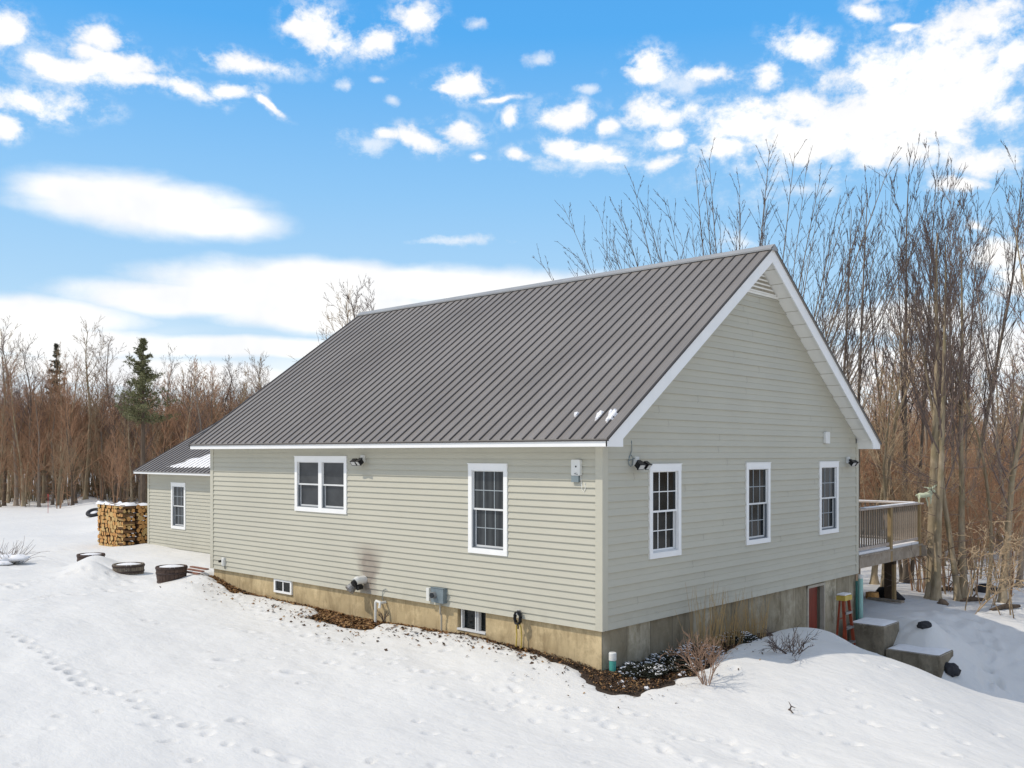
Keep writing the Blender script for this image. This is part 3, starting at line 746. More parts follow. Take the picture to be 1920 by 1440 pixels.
# snow left on the roof
def patch(P, x0, x1, t0, t1, nx, nt, h, edge, seed, parent, name='snow_patch'):
    """thin snow sheet lying between the ribs"""
    rr = random.Random(seed); mb = MB(); n = 0
    grid = {}
    for i in range(nx + 1):
        for j in range(nt + 1):
            x = x0 + (x1 - x0) * i / nx; t_ = t0 + (t1 - t0) * j / nt
            e = edge(x, t_)
            hh = h * min(1, max(0, e) * 5) * (0.75 + .5 * rr.random())
            grid[i, j] = (P(x, t_, hh - .002 if e > 0 else -.01), e)
    for i in range(nx):
        for j in range(nt):
            q = [grid[i, j], grid[i + 1, j], grid[i + 1, j + 1], grid[i, j + 1]]
            if max(v[1] for v in q) > 0: mb.add([v[0] for v in q], [(0, 1, 2, 3)])
    return mb.build(name, M['roofsnow'], parent, True)
for k, (xc, w_, t_, l_) in enumerate(((-.60, .035, .60, .09), (-.13, .055, .50, .18), (.115, .060, .44, .26), (.02, .03, .62, .10))):
    patch(PR, xc - .1, xc + .1, t_ - .1, t_ + l_ + .1, 12, 20, .035,
          lambda x, tt, xc=xc, w_=w_, t_=t_, l_=l_: 1 - math.hypot((x - xc + (tt - t_) * .12) / w_, (tt - t_ - l_ / 2) / (l_ / 1.6)) + .35 * mnoise.noise(Vector((x * 25, tt * 18, k))), k, rf)

# ------------------------------------------------------------------ left wing
WB0, WB1 = WX0, -L - .0225
WWIN = (-18.679, -17.81, .30, 1.681)
siding(TWF, -.60, WZB + .02, lambda z: WB0 + .09, lambda z: WB1, [WWIN], seed=5).build('wall', [M['siding'], M['seam']], house)
wm = WY0 + WD / 2; wro = .33
def wlo(z): return WY0 + .09 if z < 2.05 else max(WY0 + .09, WY0 + (z + .12 - WZE) / WSL - wro)
zr2 = WZE + WSL * (WD / 2 + wro)
siding(TWL, -.60, zr2 - .14, wlo, lambda z: 2 * wm - wlo(z), (), False, 6).build('wall', [M['siding'], M['seam']], house)
siding(TWB, -.60, WZB + .02, lambda z: WB0 + .09, lambda z: WB1, (), False, 7).build('wall', [M['siding'], M['seam']], house)
c = MB(); c.box(WB0 - .02, WB0 + .09, WY0 - .03, WY0, -.6, WZB); c.box(WB0 - .02, WB0, WY0, WY0 + .09, -.6, WZB); c.build('corner_board', M['corner'], house)
c = MB(); c.box(WB0 + .02, WB1, WY0 + .1, WY0 + .12, -.6, WZB); c.build('sheathing', M['void'], house); c = MB(); c.box(WB0 + .02, WB1, WY0 + .03, WY0 + .2, -1.2, -.601); c.build('sheathing', M['void'], house)
window(TWF, *WWIN, glass=M['glass_curtain'], label='narrow window with a drawn curtain in the low left wing')
def wroof(side):
    X0, X1 = WX0 - WRO, -L - .02
    Y = (lambda y: y) if side == 0 else (lambda y: 2 * wm - y)
    ye = WY0 - wro - .03; ze = WZE - WSL * .03
    d_ = Vector((0, 1, WSL)).normalized(); n_ = Vector((0, -WSL, 1)).normalized(); o0 = Vector((0, ye, ze)); ln = (wm - ye) * math.hypot(1, WSL)
    def P(x, t, h):
        q = o0 + d_ * t + n_ * h; return (x, Y(q.y), q.z)
    mb = MB(); pts = [P(X0, 0, 0), P(X1, 0, 0), P(X1, ln, 0), P(X0, ln, 0)]
    mb.add(pts + [(p[0], p[1], p[2] - .022) for p in pts], [(0, 1, 2, 3), (7, 6, 5, 4), (0, 4, 5, 1), (1, 5, 6, 2), (3, 7, 4, 0)])
    x = X0 + .05
    while x < X1 - .03:
        w0, w1, h = .017, .009, .021
        a = [P(x - w0, 0, 0), P(x - w1, 0, h), P(x + w1, 0, h), P(x + w0, 0, 0)]; b = [P(x - w0, ln, 0), P(x - w1, ln, h), P(x + w1, ln, h), P(x + w0, ln, 0)]
        mb.add(a + b, [(0, 1, 5, 4), (1, 2, 6, 5), (2, 3, 7, 6), (0, 3, 2, 1)], 1); x += .2286
    return mb, P
mb, PW = wroof(0); wr = mb.build('roof', [M['roof'], M['ribm']], house); mb, _ = wroof(1); mb.build('roof', [M['roof'], M['ribm']], house)
patch(PW, -18.9, -11.1, .22, 2.5, 240, 50, .018, lambda x, t_: min((t_ - .26) * 3, (x + 18.6) * .55 - (t_ - .3) * 1.0 + .3, (1.55 + (x + 18.9) * .10 - t_) * 1.5) + .35 * mnoise.noise(Vector((x * 1.6, t_ * 3, 3.3))), 9, wr)
c = MB(); c.box(WX0 - WRO, WB1, WY0 - wro - .015, WY0 - wro, WZB, WZE - WSL * .03 - .02); c.build('fascia', M['white'], house)
c = MB()
for Yf in (lambda y: y, lambda y: 2 * wm - y):
    ye = WY0 - wro - .015; up = lambda y: WZE + WSL * (y - (WY0 - wro)) - .02
    p = [(ye, up(ye)), (ye, WZB), (WY0, WZB), (WY0, up(WY0) - .14), (wm, up(wm) - .14), (wm, up(wm))]
    c.prism([(WX0 - WRO, Yf(y), z) for y, z in p], (.02, 0, 0))
c.build('rake_board', M['white'], house)
c = MB(); c.box(WX0 - WRO + .02, WB1, WY0 - wro, WY0, WZB + .004, WZB + .014)
for Yf in (lambda y: y, lambda y: 2 * wm - y):
    c.prism([(WX0 - WRO + .02, Yf(WY0), up(WY0) - .1), (WX0, Yf(WY0), up(WY0) - .1), (WX0, Yf(wm), up(wm) - .1), (WX0 - WRO + .02, Yf(wm), up(wm) - .1)], (0, 0, .012))
c.build('soffit', M['soffit'], house)

# ------------------------------------------------------------------ things on the walls
def wall_frame(T, s, z):
    """returns local-to-world mapper for a fixture at (s, z) on wall T"""
    return lambda u, o, v: T(s + u, o, z + v)
def local(T, s, z):
    base = Vector(T(s, 0.012, z)); ex = Vector(T(s + 1, 0.012, z)) - base; eo = Vector(T(s, 1.012, z)) - base
    return base, (lambda u, o, v: tuple(ex * u + eo * o + Vector((0, 0, v))))
def floodlight(T, s, z, label, spread, flip=1, cable=False):
    base, Q = local(T, s, z)
    e = empty('floodlight', base, label, 'floodlight', 'twin floodlights on the house walls')
    m = MB(); m.box(-.055, .055, 0, .03, -.02, .12, 0, Q); m.box(-.045, .045, .03, .045, -.01, .11, 0, Q); m.build('wall_plate', M['plastic'], e)
    m = MB(); m.tube([Q(0, .03, .05), Q(0, .10, .045)], .022, 10); m.tube([Q(-spread, .11, .03), Q(spread, .11, .03)], .018, 8)
    m.lathe([(0, -.02), (.028, -.015), (.03, .0), (0, .012)], 12, Q(0, .12, -.03)); m.build('bracket', M['black'], e)
    for k in (-1, 1):
        c_ = Vector(Q(k * spread, .15, -.01)); ax = Vector(Q(k * .10 * flip, .55, -.45)).normalized()
        side = Vector((0, 0, 1)).cross(ax).normalized(); up = ax.cross(side)
        def B(u, v, w_): return tuple(c_ + side * u + up * v + ax * w_)
        h = MB(); h.box(-.055, .055, -.045, .045, -.05, .03, 0, B)
        h.box(-.062, .062, -.052, .052, .03, .045, 0, B)
        hd = h.build('lamp_head', M['black'], e)
        h = MB(); h.box(-.048, .048, -.038, .038, .045, .048, 0, B); h.build('lens', M['led'], hd)
    if cable:
        m = MB(); pts = [Q(-.03, .03, .10)]
        for t_ in np.linspace(0, 1, 14):
            a = t_ * 2 * math.pi; pts.append(Q(-.13 - .055 * math.cos(a), .012, .06 + .085 * math.sin(a)))
        pts += [Q(-.10, .012, .22), Q(-.11, .012, .36)]; m.tube(pts, .006, 6); m.build('cable', M['cable'], e)
    return e
floodlight(TF, -5.50, 2.42, 'twin-head floodlight beside the double window on the sunny wall', .075, -1)
floodlight(TG, .80, 2.40, 'twin-head floodlight with a coiled cable near the house corner on the shaded gable', .085, 1, True)
floodlight(TG, 8.40, 2.38, 'twin-head floodlight at the far end of the gable wall beside the deck', .08, 1)
def wall_box(T, s, z, w, h, d, label, name='junction_box'):
    base, Q = local(T, s, z)
    e = empty(name, base, label, 'wall box')
    m = MB(); r = .02
    pts = []
    for cx_, cz_, a0 in ((w / 2 - r, h / 2 - r, 0), (-w / 2 + r, h / 2 - r, 90), (-w / 2 + r, -h / 2 + r, 180), (w / 2 - r, -h / 2 + r, 270)):
        for k in range(4): a = R(a0 + 30 * k); pts.append(Q(cx_ + r * math.cos(a), 0, cz_ + r * math.sin(a)))
    dd = Vector(Q(0, d, 0)); m.prism(pts, dd); m.build('cover', M['plastic'], e)
    return e, Q
e, Q = wall_box(TF, -.44, 2.36, .165, .235, .055, 'white rounded box with a dark keyhole high on the sunny wall near the house corner', 'camera_box')
m = MB(); m.lathe([(.0, .0), (.013, .0), (.013, .004), (0, .004)], 12); 
m = MB(); m.tube([Q(.01, .05, .015), Q(.01, .062, .015)], .013, 10); m.tube([Q(.03, .05, -.07), Q(-.02, .058, -.09), Q(.045, .058, -.10)], .004, 5); m.build('keyhole', M['black'], e)
m = MB(); m.box(-.085, .05, .01, .05, -.215, -.120, 0, Q); m.build('bracket', M['cable'], e)
m = MB(); m.tube([Q(.07, .015, -.12), Q(.075, .012, -.22), Q(.09, .010, -.32), Q(.125, .010, -.36), Q(.15, .010, -.30), Q(.145, .010, -.22)], .005, 6); m.build('cable', M['soffit'], e)
wall_box(TG, 7.36, 2.885, .20, .23, .05, 'white rounded box mounted alone on the gable wall above the farthest window')
# white outlet / spigot box low at the far left
base, Q = local(TF, -10.42, .195)
e = empty('outlet_box', base, 'small white outlet box with a black plug low at the sunny wall\'s left end', 'outlet')
m = MB(); m.box(-.02, .07, 0, .05, -.09, .09, 0, Q); m.box(.0, .05, .05, .065, -.06, .06, 0, Q); m.build('cover', M['plastic'], e)
m = MB(); m.tube([Q(-.10, 0, .0), Q(-.10, .07, -.005)], .028, 10); m.tube([Q(.06, .02, -.09), Q(.065, .02, -.16)], .006, 6); m.build('plug', M['black'], e)
# exhaust hood
base, Q = local(TF, -5.46, .19)
e = empty('exhaust_hood', base, 'sooty white and silver exhaust hood jutting from the stained siding', 'exhaust vent')
m = MB(); m.tube([Q(0, 0, .06), Q(0, .18, .06), Q(0, .23, .04)], [.075, .075, .07], 14); m.build('collar', M['plastic'], e)
m = MB()
for k in range(12):
    a0, a1 = R(15 + 150 * k / 12), R(15 + 150 * (k + 1) / 12)
m.tube([Q(-.10, .05, .02), Q(-.14, .16, -.06), Q(-.16, .24, -.13)], [.055, .08, .10], 14); m.build('flue_cap', M['galv'], e)
m = MB(); m.tube([Q(0, .2, .045), Q(0, .27, .0)], [.055, .062], 12); m.tube([Q(.03, .10, -.06), Q(.03, .2, -.07)], [.05, .05], 10); m.build('sooty_opening', M['black'], e)
for k in range(4):
    m = MB(); m.tube([Q(-.16 + .035 * k, .25, -.02), Q(-.18 + .035 * k, .27, -.14)], .006, 5); m.build('guard_bar', M['galv'], e)
# white pvc loop
base, Q = local(TF, -4.94, -.22)
e = empty('vent_pipe', base + Vector((0, -.0, 0)), 'white plastic pipe loop against the foundation right of the exhaust hood', 'pipe')
m = MB(); m.tube([Q(-.10, -.02, .10), Q(-.10, .07, .13), Q(-.10, .09, .11), Q(-.10, .09, -.30)], .024, 10); m.tube([Q(-.10, .08, .13), Q(.04, .08, .11)], .024, 10); m.tube([Q(.04, -.03, .11), Q(.04, .1, .11), Q(.04, .11, .02)], .026, 10); m.build('pipe', M['plastic'], e)
m = MB(); m.tube([Q(.02, .01, .12), Q(.0, .02, .24), Q(.03, .02, .33), Q(.09, .02, .36), Q(.14, .02, .33)], .005, 6); m.build('wire', M['cable'], e)
m = MB()
for k in range(14):
    a = random.uniform(0, 6.28); m.tube([Q(.14, .10, -.22), Q(.14 + .06 * math.cos(a), .10 + .05 * math.sin(a), -.12), Q(.14 + .14 * math.cos(a), .10 + .1 * math.sin(a), -.04 + random.uniform(-.08, .04))], .004, 4)
o = m.build('dead_weed', M['darktwig']); o.location = base; tag(o, 'dead dark weed clump growing beside the white pipe loop', 'weed')
# electric meter box
base, Q = local(TF, -3.42, .18)
e = empty('electric_meter', base, 'blue-grey electric meter box low on the sunny wall above the foundation', 'electric meter')
m = MB(); m.box(-.13, .17, 0, .095, -.125, .125, 0, Q); m.box(-.14, .18, .095, .102, .118, .132, 0, Q); m.build('housing', M['grey_metal'], e)
m = MB(); m.tube([Q(-.04, .095, .0), Q(-.04, .15, .0)], .055, 16); m.build('meter_ring', M['galv'], e)
m = MB(); m.tube([Q(-.04, .15, .0), Q(-.04, .17, .0)], .045, 16); m.build('meter_dial', M['glass'], e)
m = MB(); m.box(-.27, -.20, 0, .08, -.12, .10, 0, Q); m.box(-.20, -.13, .01, .04, -.06, .04, 0, Q); m.build('conduit_box', M['plastic'], e)
m = MB(); m.tube([Q(.05, .05, -.12), Q(.05, .05, -.30), Q(.05, .02, -.34), Q(.05, .02, -.75)], .016, 10); m.build('conduit', M['jamb'], e)
# hose bib with a black coil and yellow hose
base, Q = local(TF, -1.57, .05)
e = empty('garden_hose', base, 'black hose bundle hung over a yellow hose at the spigot near the house corner', 'hose')
m = MB(); m.tube([Q(0, -.03, .06), Q(0, .09, .06), Q(0, .1, .02)], .016, 8); m.tube([Q(-.03, .06, .085), Q(.03, .06, .085)], .01, 6); m.build('spigot', M['galv'], e)
m = MB(); rr = random.Random(3)
for k in range(7):
    pts = []
    for t_ in np.linspace(0, 1, 22):
        a = t_ * 2 * math.pi; pts.append(Q((.055 + .01 * rr.random()) * math.cos(a) + rr.uniform(-.01, .01), .06 + .012 * k * .6, -.03 + (.085 + .015 * rr.random()) * math.sin(a)))
    m.tube(pts, .012, 6)
m.tube([Q(0, .08, -.1), Q(.01, .08, -.16), Q(-.0, .07, -.20)], .012, 6); m.build('hose_coil', M['black'], e)
m = MB()
for dx_ in (-.055, .045): m.tube([Q(dx_ * .3, .07, -.10), Q(dx_, .05, -.18), Q(dx_, .04, -.30), Q(dx_ * 1.1, .05, -.50)], .011, 6)
m.build('yellow_hose', M['yellow'], e)
# ------------------------------------------------------------------ deck
dk = empty('deck', (0, W + .04, 0), 'weathered timber deck with railing behind the house', 'deck')
OY = W + .04
def I(mb, name, mat, parent, off=(0, OY, 0)):
    mb.v = [(v[0] - off[0], v[1] - off[1], v[2] - off[2]) for v in mb.v]; return mb.build(name, mat, parent)
DX0, DX1, DYE, DZ = -6.0, .04, 12.62, .385
m = MB(); m.box(DX1 - .04, DX1, OY, DYE, .10, .345); m.box(DX1, DX1 + .004, 11.0, 11.02, .10, .345); I(m, 'rim_joist', M['deckwood'], dk)
m = MB(); m.box(DX0, DX1 + .12, DYE, DYE + .04, .085, .345); I(m, 'rim_joist', M['deckwood'], dk)
m = MB(); y = OY
while y < DYE: m.box(DX0, DX1 + .03, y, min(y + .135, DYE + .03), .347, DZ); y += .143
I(m, 'deck_boards', M['deckwood'], dk)
m = MB(); m.box(DX0, DX1 - .02, OY + .02, DYE - .06, DZ + .002, DZ + .055); I(m, 'snow_layer', M['roofsnow'], dk)
m = MB()
for x in np.arange(DX0 + .3, DX1 - .2, .6): m.box(x, x + .04, OY, DYE, .11, .345)
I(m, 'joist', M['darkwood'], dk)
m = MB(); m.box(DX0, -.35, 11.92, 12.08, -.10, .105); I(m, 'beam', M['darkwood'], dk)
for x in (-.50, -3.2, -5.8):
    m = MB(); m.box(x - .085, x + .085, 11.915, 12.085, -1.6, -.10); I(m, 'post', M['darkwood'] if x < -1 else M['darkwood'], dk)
m = MB(); m.box(-.415, -.35, 11.95, 12.07, -1.6, -.10); I(m, 'lit_post_face', M['postwood'], dk)  # tan strip paints the post's sunlit right face, dark post its shaded left
RT = 1.375
for x, y in ((DX1 - .05, 10.75), (DX1 - .05, 12.55), (-3.0, 12.55), (-5.95, 12.55), (-5.95, 10.75)):
    m = MB(); m.box(x - .055, x + .055, y - .055, y + .055, .10, RT - .03); I(m, 'railing_post', M['postwood'], dk)
for (a, b, z_, t_) in (((DX1 - .05, OY), (DX1 - .05, 12.6), RT, .022), ((DX0, 12.55), (DX1, 12.55), RT + .001, .022)):
    m = MB()
    if a[0] == b[0]: m.box(a[0] - .075, a[0] + .075, a[1], b[1], z_ - .035, z_)
    else: m.box(a[0], b[0] + .06, a[1] - .075, a[1] + .075, z_ - .035, z_)
    I(m, 'top_rail', M['railwood'], dk)
m = MB(); m.box(DX1 - .07, DX1 - .03, OY, 12.5, DZ + .09, DZ + .13); m.box(DX0, DX1 - .1, 12.53, 12.57, DZ + .09, DZ + .13)
m.box(DX1 - .075, DX1 - .028, OY, 12.5, DZ + .1305, DZ + .155); I(m, 'bottom_rail', M['railwood'], dk)
proto = None
for y in np.arange(OY + .09, 12.45, .125):
    if abs(y - 10.75) < .08: continue
    if proto is None:
        m = MB(); m.box(-.015, .015, -.015, .015, DZ + .095, RT - .03); proto = m.build('baluster', M['balwood'], dk); b_ = proto
    else: b_ = proto.copy(); col.objects.link(b_); b_.parent = dk
    b_.location = (DX1 - .05, y - OY, 0)
for x in np.arange(DX1 - .22, DX0, -.125):
    if min(abs(x + 3.0), abs(x + 5.95)) < .08: continue
    b_ = proto.copy(); col.objects.link(b_); b_.parent = dk; b_.location = (x, 12.55 - OY, 0)
m = MB(); m.box(DX1 - .12, DX1 - .0, 9.3, 12.4, RT + .002, RT + .02); m.box(-5.9, -.1, 12.49, 12.6, RT + .003, RT + .022); I(m, 'rail_snow', M['roofsnow'], dk)

# moose figure perched beyond the corner post (facing right, antlers up)
e = empty('moose_figurine', (-.04, 12.66, 1.44), 'pale green painted moose figurine with antlers perched at the deck rail corner', 'figurine')
ux = Vector((cY, sY, 0))      # built side-on along this direction
def G(u, v, w_=0.0): p = ux * u + Vector((-sY, cY, 0)) * w_ + Vector((0, 0, v)); return tuple(p)
m = MB()
m.tube([G(-.02, .10), G(.02, .115), G(.12, .105), G(.22, .13), G(.29, .15), G(.33, .12)], [.035, .058, .060, .070, .062, .03], 12)
m.tube([G(.26, .16), G(.30, .21), G(.335, .245)], [.055, .045, .034], 10)
m.tube([G(.29, .255), G(.34, .235), G(.385, .205), G(.40, .185)], [.022, .034, .028, .018], 10)
for u, du, w_ in ((.0, .03, .03), (.02, -.02, -.03)): m.tube([G(u, .10, w_), G(u + du, .02, w_), G(u + du * .5, -.06, w_), G(u + du * 1.6, -.13, w_)], [.034, .020, .013, .012], 8)
m.tube([G(.18, .10, .03), G(.20, .02, .03), G(.235, -.07, .03), G(.235, -.16, .03)], [.034, .022, .015, .013], 8)
m.tube([G(.27, .12, -.03), G(.29, .03, -.03), G(.285, -.04, -.03), G(.28, -.10, -.03)], [.034, .02, .014, .012], 8)
for u in (-.02,): m.tube([G(u - .02, .13), G(u - .055, .09)], [.014, .008], 6)
body = m.build('moose_body', M['figure'], e, True)
for s_ in (1, -1):
    m = MB(); m.tube([G(.31, .27, 0), G(.31 + .03 * s_, .28, .03 * s_), G(.31 + .085 * s_, .275 + (.035 if s_ > 0 else .0), .05 * s_), G(.31 + .13 * s_, .31 + (.05 if s_ > 0 else -.01), .06 * s_)], [.014, .022, .026, .008], 8)
    m.tube([G(.31 + .085 * s_, .28, .05 * s_), G(.31 + .10 * s_, .34, .05 * s_)], [.014, .006], 6)
    m.tube([G(.31 + .12 * s_, .30 + (.03 if s_ > 0 else 0), .05 * s_), G(.31 + .20 * s_, .33 + (.06 if s_ > 0 else -.02), .05 * s_)], [.014, .007], 6)
    m.build('antler', M['figure'], e, True)
m = MB(); m.tube([G(-.10, -.075), G(.16, -.06), G(.17, .08)], .010, 6); m.build('mounting_rod', M['postwood'], e)

# ------------------------------------------------------------------ walk-out side
def rough_box(name, x0, x1, y0, y1, z0, z1, mat, label, cat, snow=0.0, seed=0):
    e = empty(name, ((x0 + x1) / 2, (y0 + y1) / 2, z0), label, cat, 'concrete retaining blocks beside the walk-out')
    c = Vector(e.location); nx, ny, nz = 8, 8, 8; rr = random.Random(seed); mb = MB()
    m = MB(); m.box(x0 - c.x, x1 - c.x, y0 - c.y, y1 - c.y, 0, z1 - z0); o = m.build('block_body', mat, e)
    bv = o.modifiers.new('b', 'BEVEL'); bv.width = .018; bv.segments = 2
    if snow:
        n = 14; gxs = np.linspace(x0 + .0, x1 - .0, n); gys = np.linspace(y0 + .0, y1, n); mb = MB(); vs_ = []; fs_ = []
        for j, yy in enumerate(gys):
            for i, xx in enumerate(gxs):
                ed = min(i, j, n - 1 - i, n - 1 - j); hh = snow * (0, .55, .85, 1)[min(ed, 3)] * (1 + .3 * mnoise.noise(Vector((xx * 4, yy * 4, seed))))
                vs_.append((xx - c.x, yy - c.y, z1 - z0 + hh + (.001 if ed else -.012)))
        for j in range(n - 1):
            for i in range(n - 1): a = j * n + i; fs_.append((a, a + 1, a + n + 1, a + n))
        mb.add(vs_, fs_); mb.build('snow_cap', M['roofsnow'], e, True)
    return e
rough_box('concrete_block', .20, .93, 8.04, 8.84, -2.6, -.90, M['block'], 'tall snow-capped concrete block beside the red stepladder', 'concrete block', .03, 1)
rough_box('concrete_block', .98, 2.02, 7.97, 8.75, -2.8, -1.32, M['block'], 'lower long concrete block stepping down the snowy bank', 'concrete block', .035, 2)

# stepladder leaning by the red door
lad = empty('stepladder', (.22, 7.78, -2.15), 'red fibreglass stepladder with a yellow top next to the basement door', 'ladder', rz=R(0))
h = 1.80
def LD(side, t_): return (side * (.13 + .12 * (1 - t_)), 0)
# built facing +x (towards the open yard)
m = MB()
for s_ in (-1, 1):
    a = Vector((.16, s_ * .25, 0)); b = Vector((.0, s_ * .13, h - .04)); d_ = (b - a)
    m.prism([a + Vector((0, -.014, 0)), a + Vector((0, .014, 0)), a + Vector((.06, .014, 0)), a + Vector((.06, -.014, 0))], d_)
m.build('side_rail', M['lad_red'], lad)
for k in range(5):
    t_ = (k + 1) / 6; hw_ = .25 - .12 * t_; x_ = .16 - .16 * t_
    m = MB(); m.box(x_ - .01, x_ + .075, -hw_, hw_, h * t_ - .02, h * t_ + .008); m.box(x_ + .06, x_ + .078, -hw_, hw_, h * t_ - .035, h * t_ + .004)
    m.build('step', M['galv'], lad)
m = MB(); m.box(-.10, .09, -.165, .165, h - .06, h + .03); m.box(-.08, .07, -.145, .145, h + .03, h + .045); o = m.build('top_cap', M['yellow'], lad)
m = MB()
for s_ in (-1, 1):
    a = Vector((-.16, s_ * .23, 0)); b = Vector((-.06, s_ * .12, h - .06))
    m.prism([a + Vector((0, -.012, 0)), a + Vector((0, .012, 0)), a + Vector((.035, .012, 0)), a + Vector((.035, -.012, 0))], b - a)
for t_ in (.25, .5, .75): m.box(-.16 + .1 * t_, -.145 + .1 * t_, -.22 + .1 * t_, .22 - .1 * t_, h * t_ - .012, h * t_ + .012)
m.build('back_frame', M['lad_red'], lad)
m = MB(); m.box(-.09, .075, -.155, .155, h + .046, h + .07); m.build('snow_cap', M['roofsnow'], lad)

# teal drain pipes
z0 = bare_h(.15, .18)
e = empty('drain_pipe', (.10, .12, z0 - .1), 'short teal drain pipe with a white cap standing at the near house corner', 'pipe')
m = MB(); m.lathe([(.0, -.1), (.050, -.1), (.050, .30), (.0, .30)], 18); m.build('pipe_body', M['teal'], e, False)
m = MB(); m.lathe([(.054, .27), (.056, .275), (.056, .375), (.050, .385), (0, .385)], 18); m.build('cap', M['plastic'], e)
e = empty('downpipe', (.03, W - .02, -1.6), 'pale teal drainpipe standing at the far corner of the foundation', 'pipe')
m = MB(); m.tube([(.05, 0, 0), (.05, 0, 1.52)], .05, 16); m.build('pipe_body', M['teal_pale'], e)
m = MB(); m.tube([(.0, -.085, 0), (.0, -.085, 1.45)], .028, 14); m.build('rear_pipe', M['teal_dark'], e)
m = MB(); m.tube([(.05, 0, 1.50), (.05, 0, 1.58)], .055, 16); m.build('collar', M['plastic'], e)
# plank over a dark panel that stands for the shade below the deck
m = MB(); a = atz(1626, 1124, -.95); b = atz(1690, 1131, -.93)
e = empty('timber_plank', a, 'weathered plank lying below the deck beside the teal drainpipe', 'plank')
d_ = b - a; nrm = Vector((-d_.y, d_.x, 0)).normalized() * .14
m.prism([(0, 0, 0), tuple(d_), tuple(d_ + nrm), tuple(nrm)], (0, 0, .05)); m.build('plank_board', M['deckwood'], e)
m = MB(); m.prism([(-.3, 0, -.05), tuple(d_ + Vector((0, 0, -.05))), tuple(d_ + Vector((0, 0, -.5))), (-.3, 0, -.8)], tuple(nrm * .7)); o = m.build('shade_panel', M['darkwood'], e)
a = atz(1626, 1121, -.9); m = MB(); m.tube([(0, 0, 0), (0, 0, .16)], [.16, .15], 12); m.tube([(0.02, 0, .16), (0.02, 0, .17)], .13, 12)
o = m.build('chopping_stump', M['logend']); o.location = a + Vector((0, .3, -.06)); tag(o, 'orange-brown wood stump behind the plank under the deck', 'stump')
m = MB(); rr = random.Random(5)
m.tube([(-.35, 0, -.06), (-.15, .05, .09), (.1, 0, .12), (.42, 0, -.04)], [.05, .14, .14, .05], 8)
o = m.build('rubble', M['rock']); a = atz(1652, 1122, -.93); o.location = a + Vector((0, .35, 0)); tag(o, 'dark lump of rubble between the stump and the deck post', 'rubble')

def lump(name, p, r, mat, label, cat, seed=0, sq=(1, 1, 1), group=None):
    rr = random.Random(seed); mb = MB(); n, k = 12, 7; vs_ = []; fs_ = []
    for i in range(k + 1):
        th = math.pi * i / k
        for j in range(n):
            a = 2 * math.pi * j / n; q = Vector((math.sin(th) * math.cos(a), math.sin(th) * math.sin(a), math.cos(th)))
            f = 1 + .35 * mnoise.noise(q * 1.7 + Vector((seed, 0, 0)))
            vs_.append((q.x * r * f * sq[0], q.y * r * f * sq[1], q.z * r * f * sq[2]))
    for i in range(k):
        for j in range(n): fs_.append((i * n + j, i * n + (j + 1) % n, (i + 1) * n + (j + 1) % n, (i + 1) * n + j))
    mb.add(vs_, fs_); o = mb.build(name, mat); o.location = p; return tag(o, label, cat, group)
def onsnow(px, py, z0=-.5, it=14):
    """walk along the sight line until it meets the snow"""
    r = ray(px, py); t_ = 6.0
    for _ in range(4000):
        q = CAM + r * t_
        if q.z <= gz(q.x, q.y): return Vector((q.x, q.y, gz(q.x, q.y)))
        t_ += .12 if t_ > 16 else .08
        if t_ > 90: return q
    return q
p = onsnow(1733, 1173); lump('rock', p, .13, M['rock'], 'small dark rock poking out of the shaded snow bank', 'rock', 3, (1.3, .8, .7))
p = onsnow(1782, 1262); lump('rock', p + Vector((0, 0, .0)), .16, M['rock'], 'dark lump in place of a bluish hole at the foot of the lower concrete block', 'rock', 8, (1.2, .9, .9))  # dark lump stands in for a dark hole in the snow
p = onsnow(1478, 1335)
m = MB(); m.tube([(0, 0, -.05), (.03, .02, .05), (-.01, .03, .10)], [.012, .009, .003], 5); m.tube([(.03, .02, .05), (.10, .0, .045)], [.008, .003], 5); m.tube([(.01, 0, .01), (.09, -.05, -.01)], [.015, .006], 5)
o = m.build('stick', M['darktwig']); o.location = p; tag(o, 'short black stick poking out of the sunlit snow mound', 'stick')

# reddish boards at the far left house corner
m = MB()
for k in range(3): m.prism([(-.35 - .06 * k, -.10 + .11 * k, .04 * k), (.26, -.10 + .11 * k, .04 * k), (.26, -.02 + .11 * k, .04 * k), (-.35 - .06 * k, -.02 + .11 * k, .04 * k)], (0, 0, .03))
o = m.build('board_stack', M['brick']); o.location = (-11.35, -.20, gz(-11.35, -.2) + .02); tag(o, 'reddish boards half under snow at the far left corner of the house', 'boards')

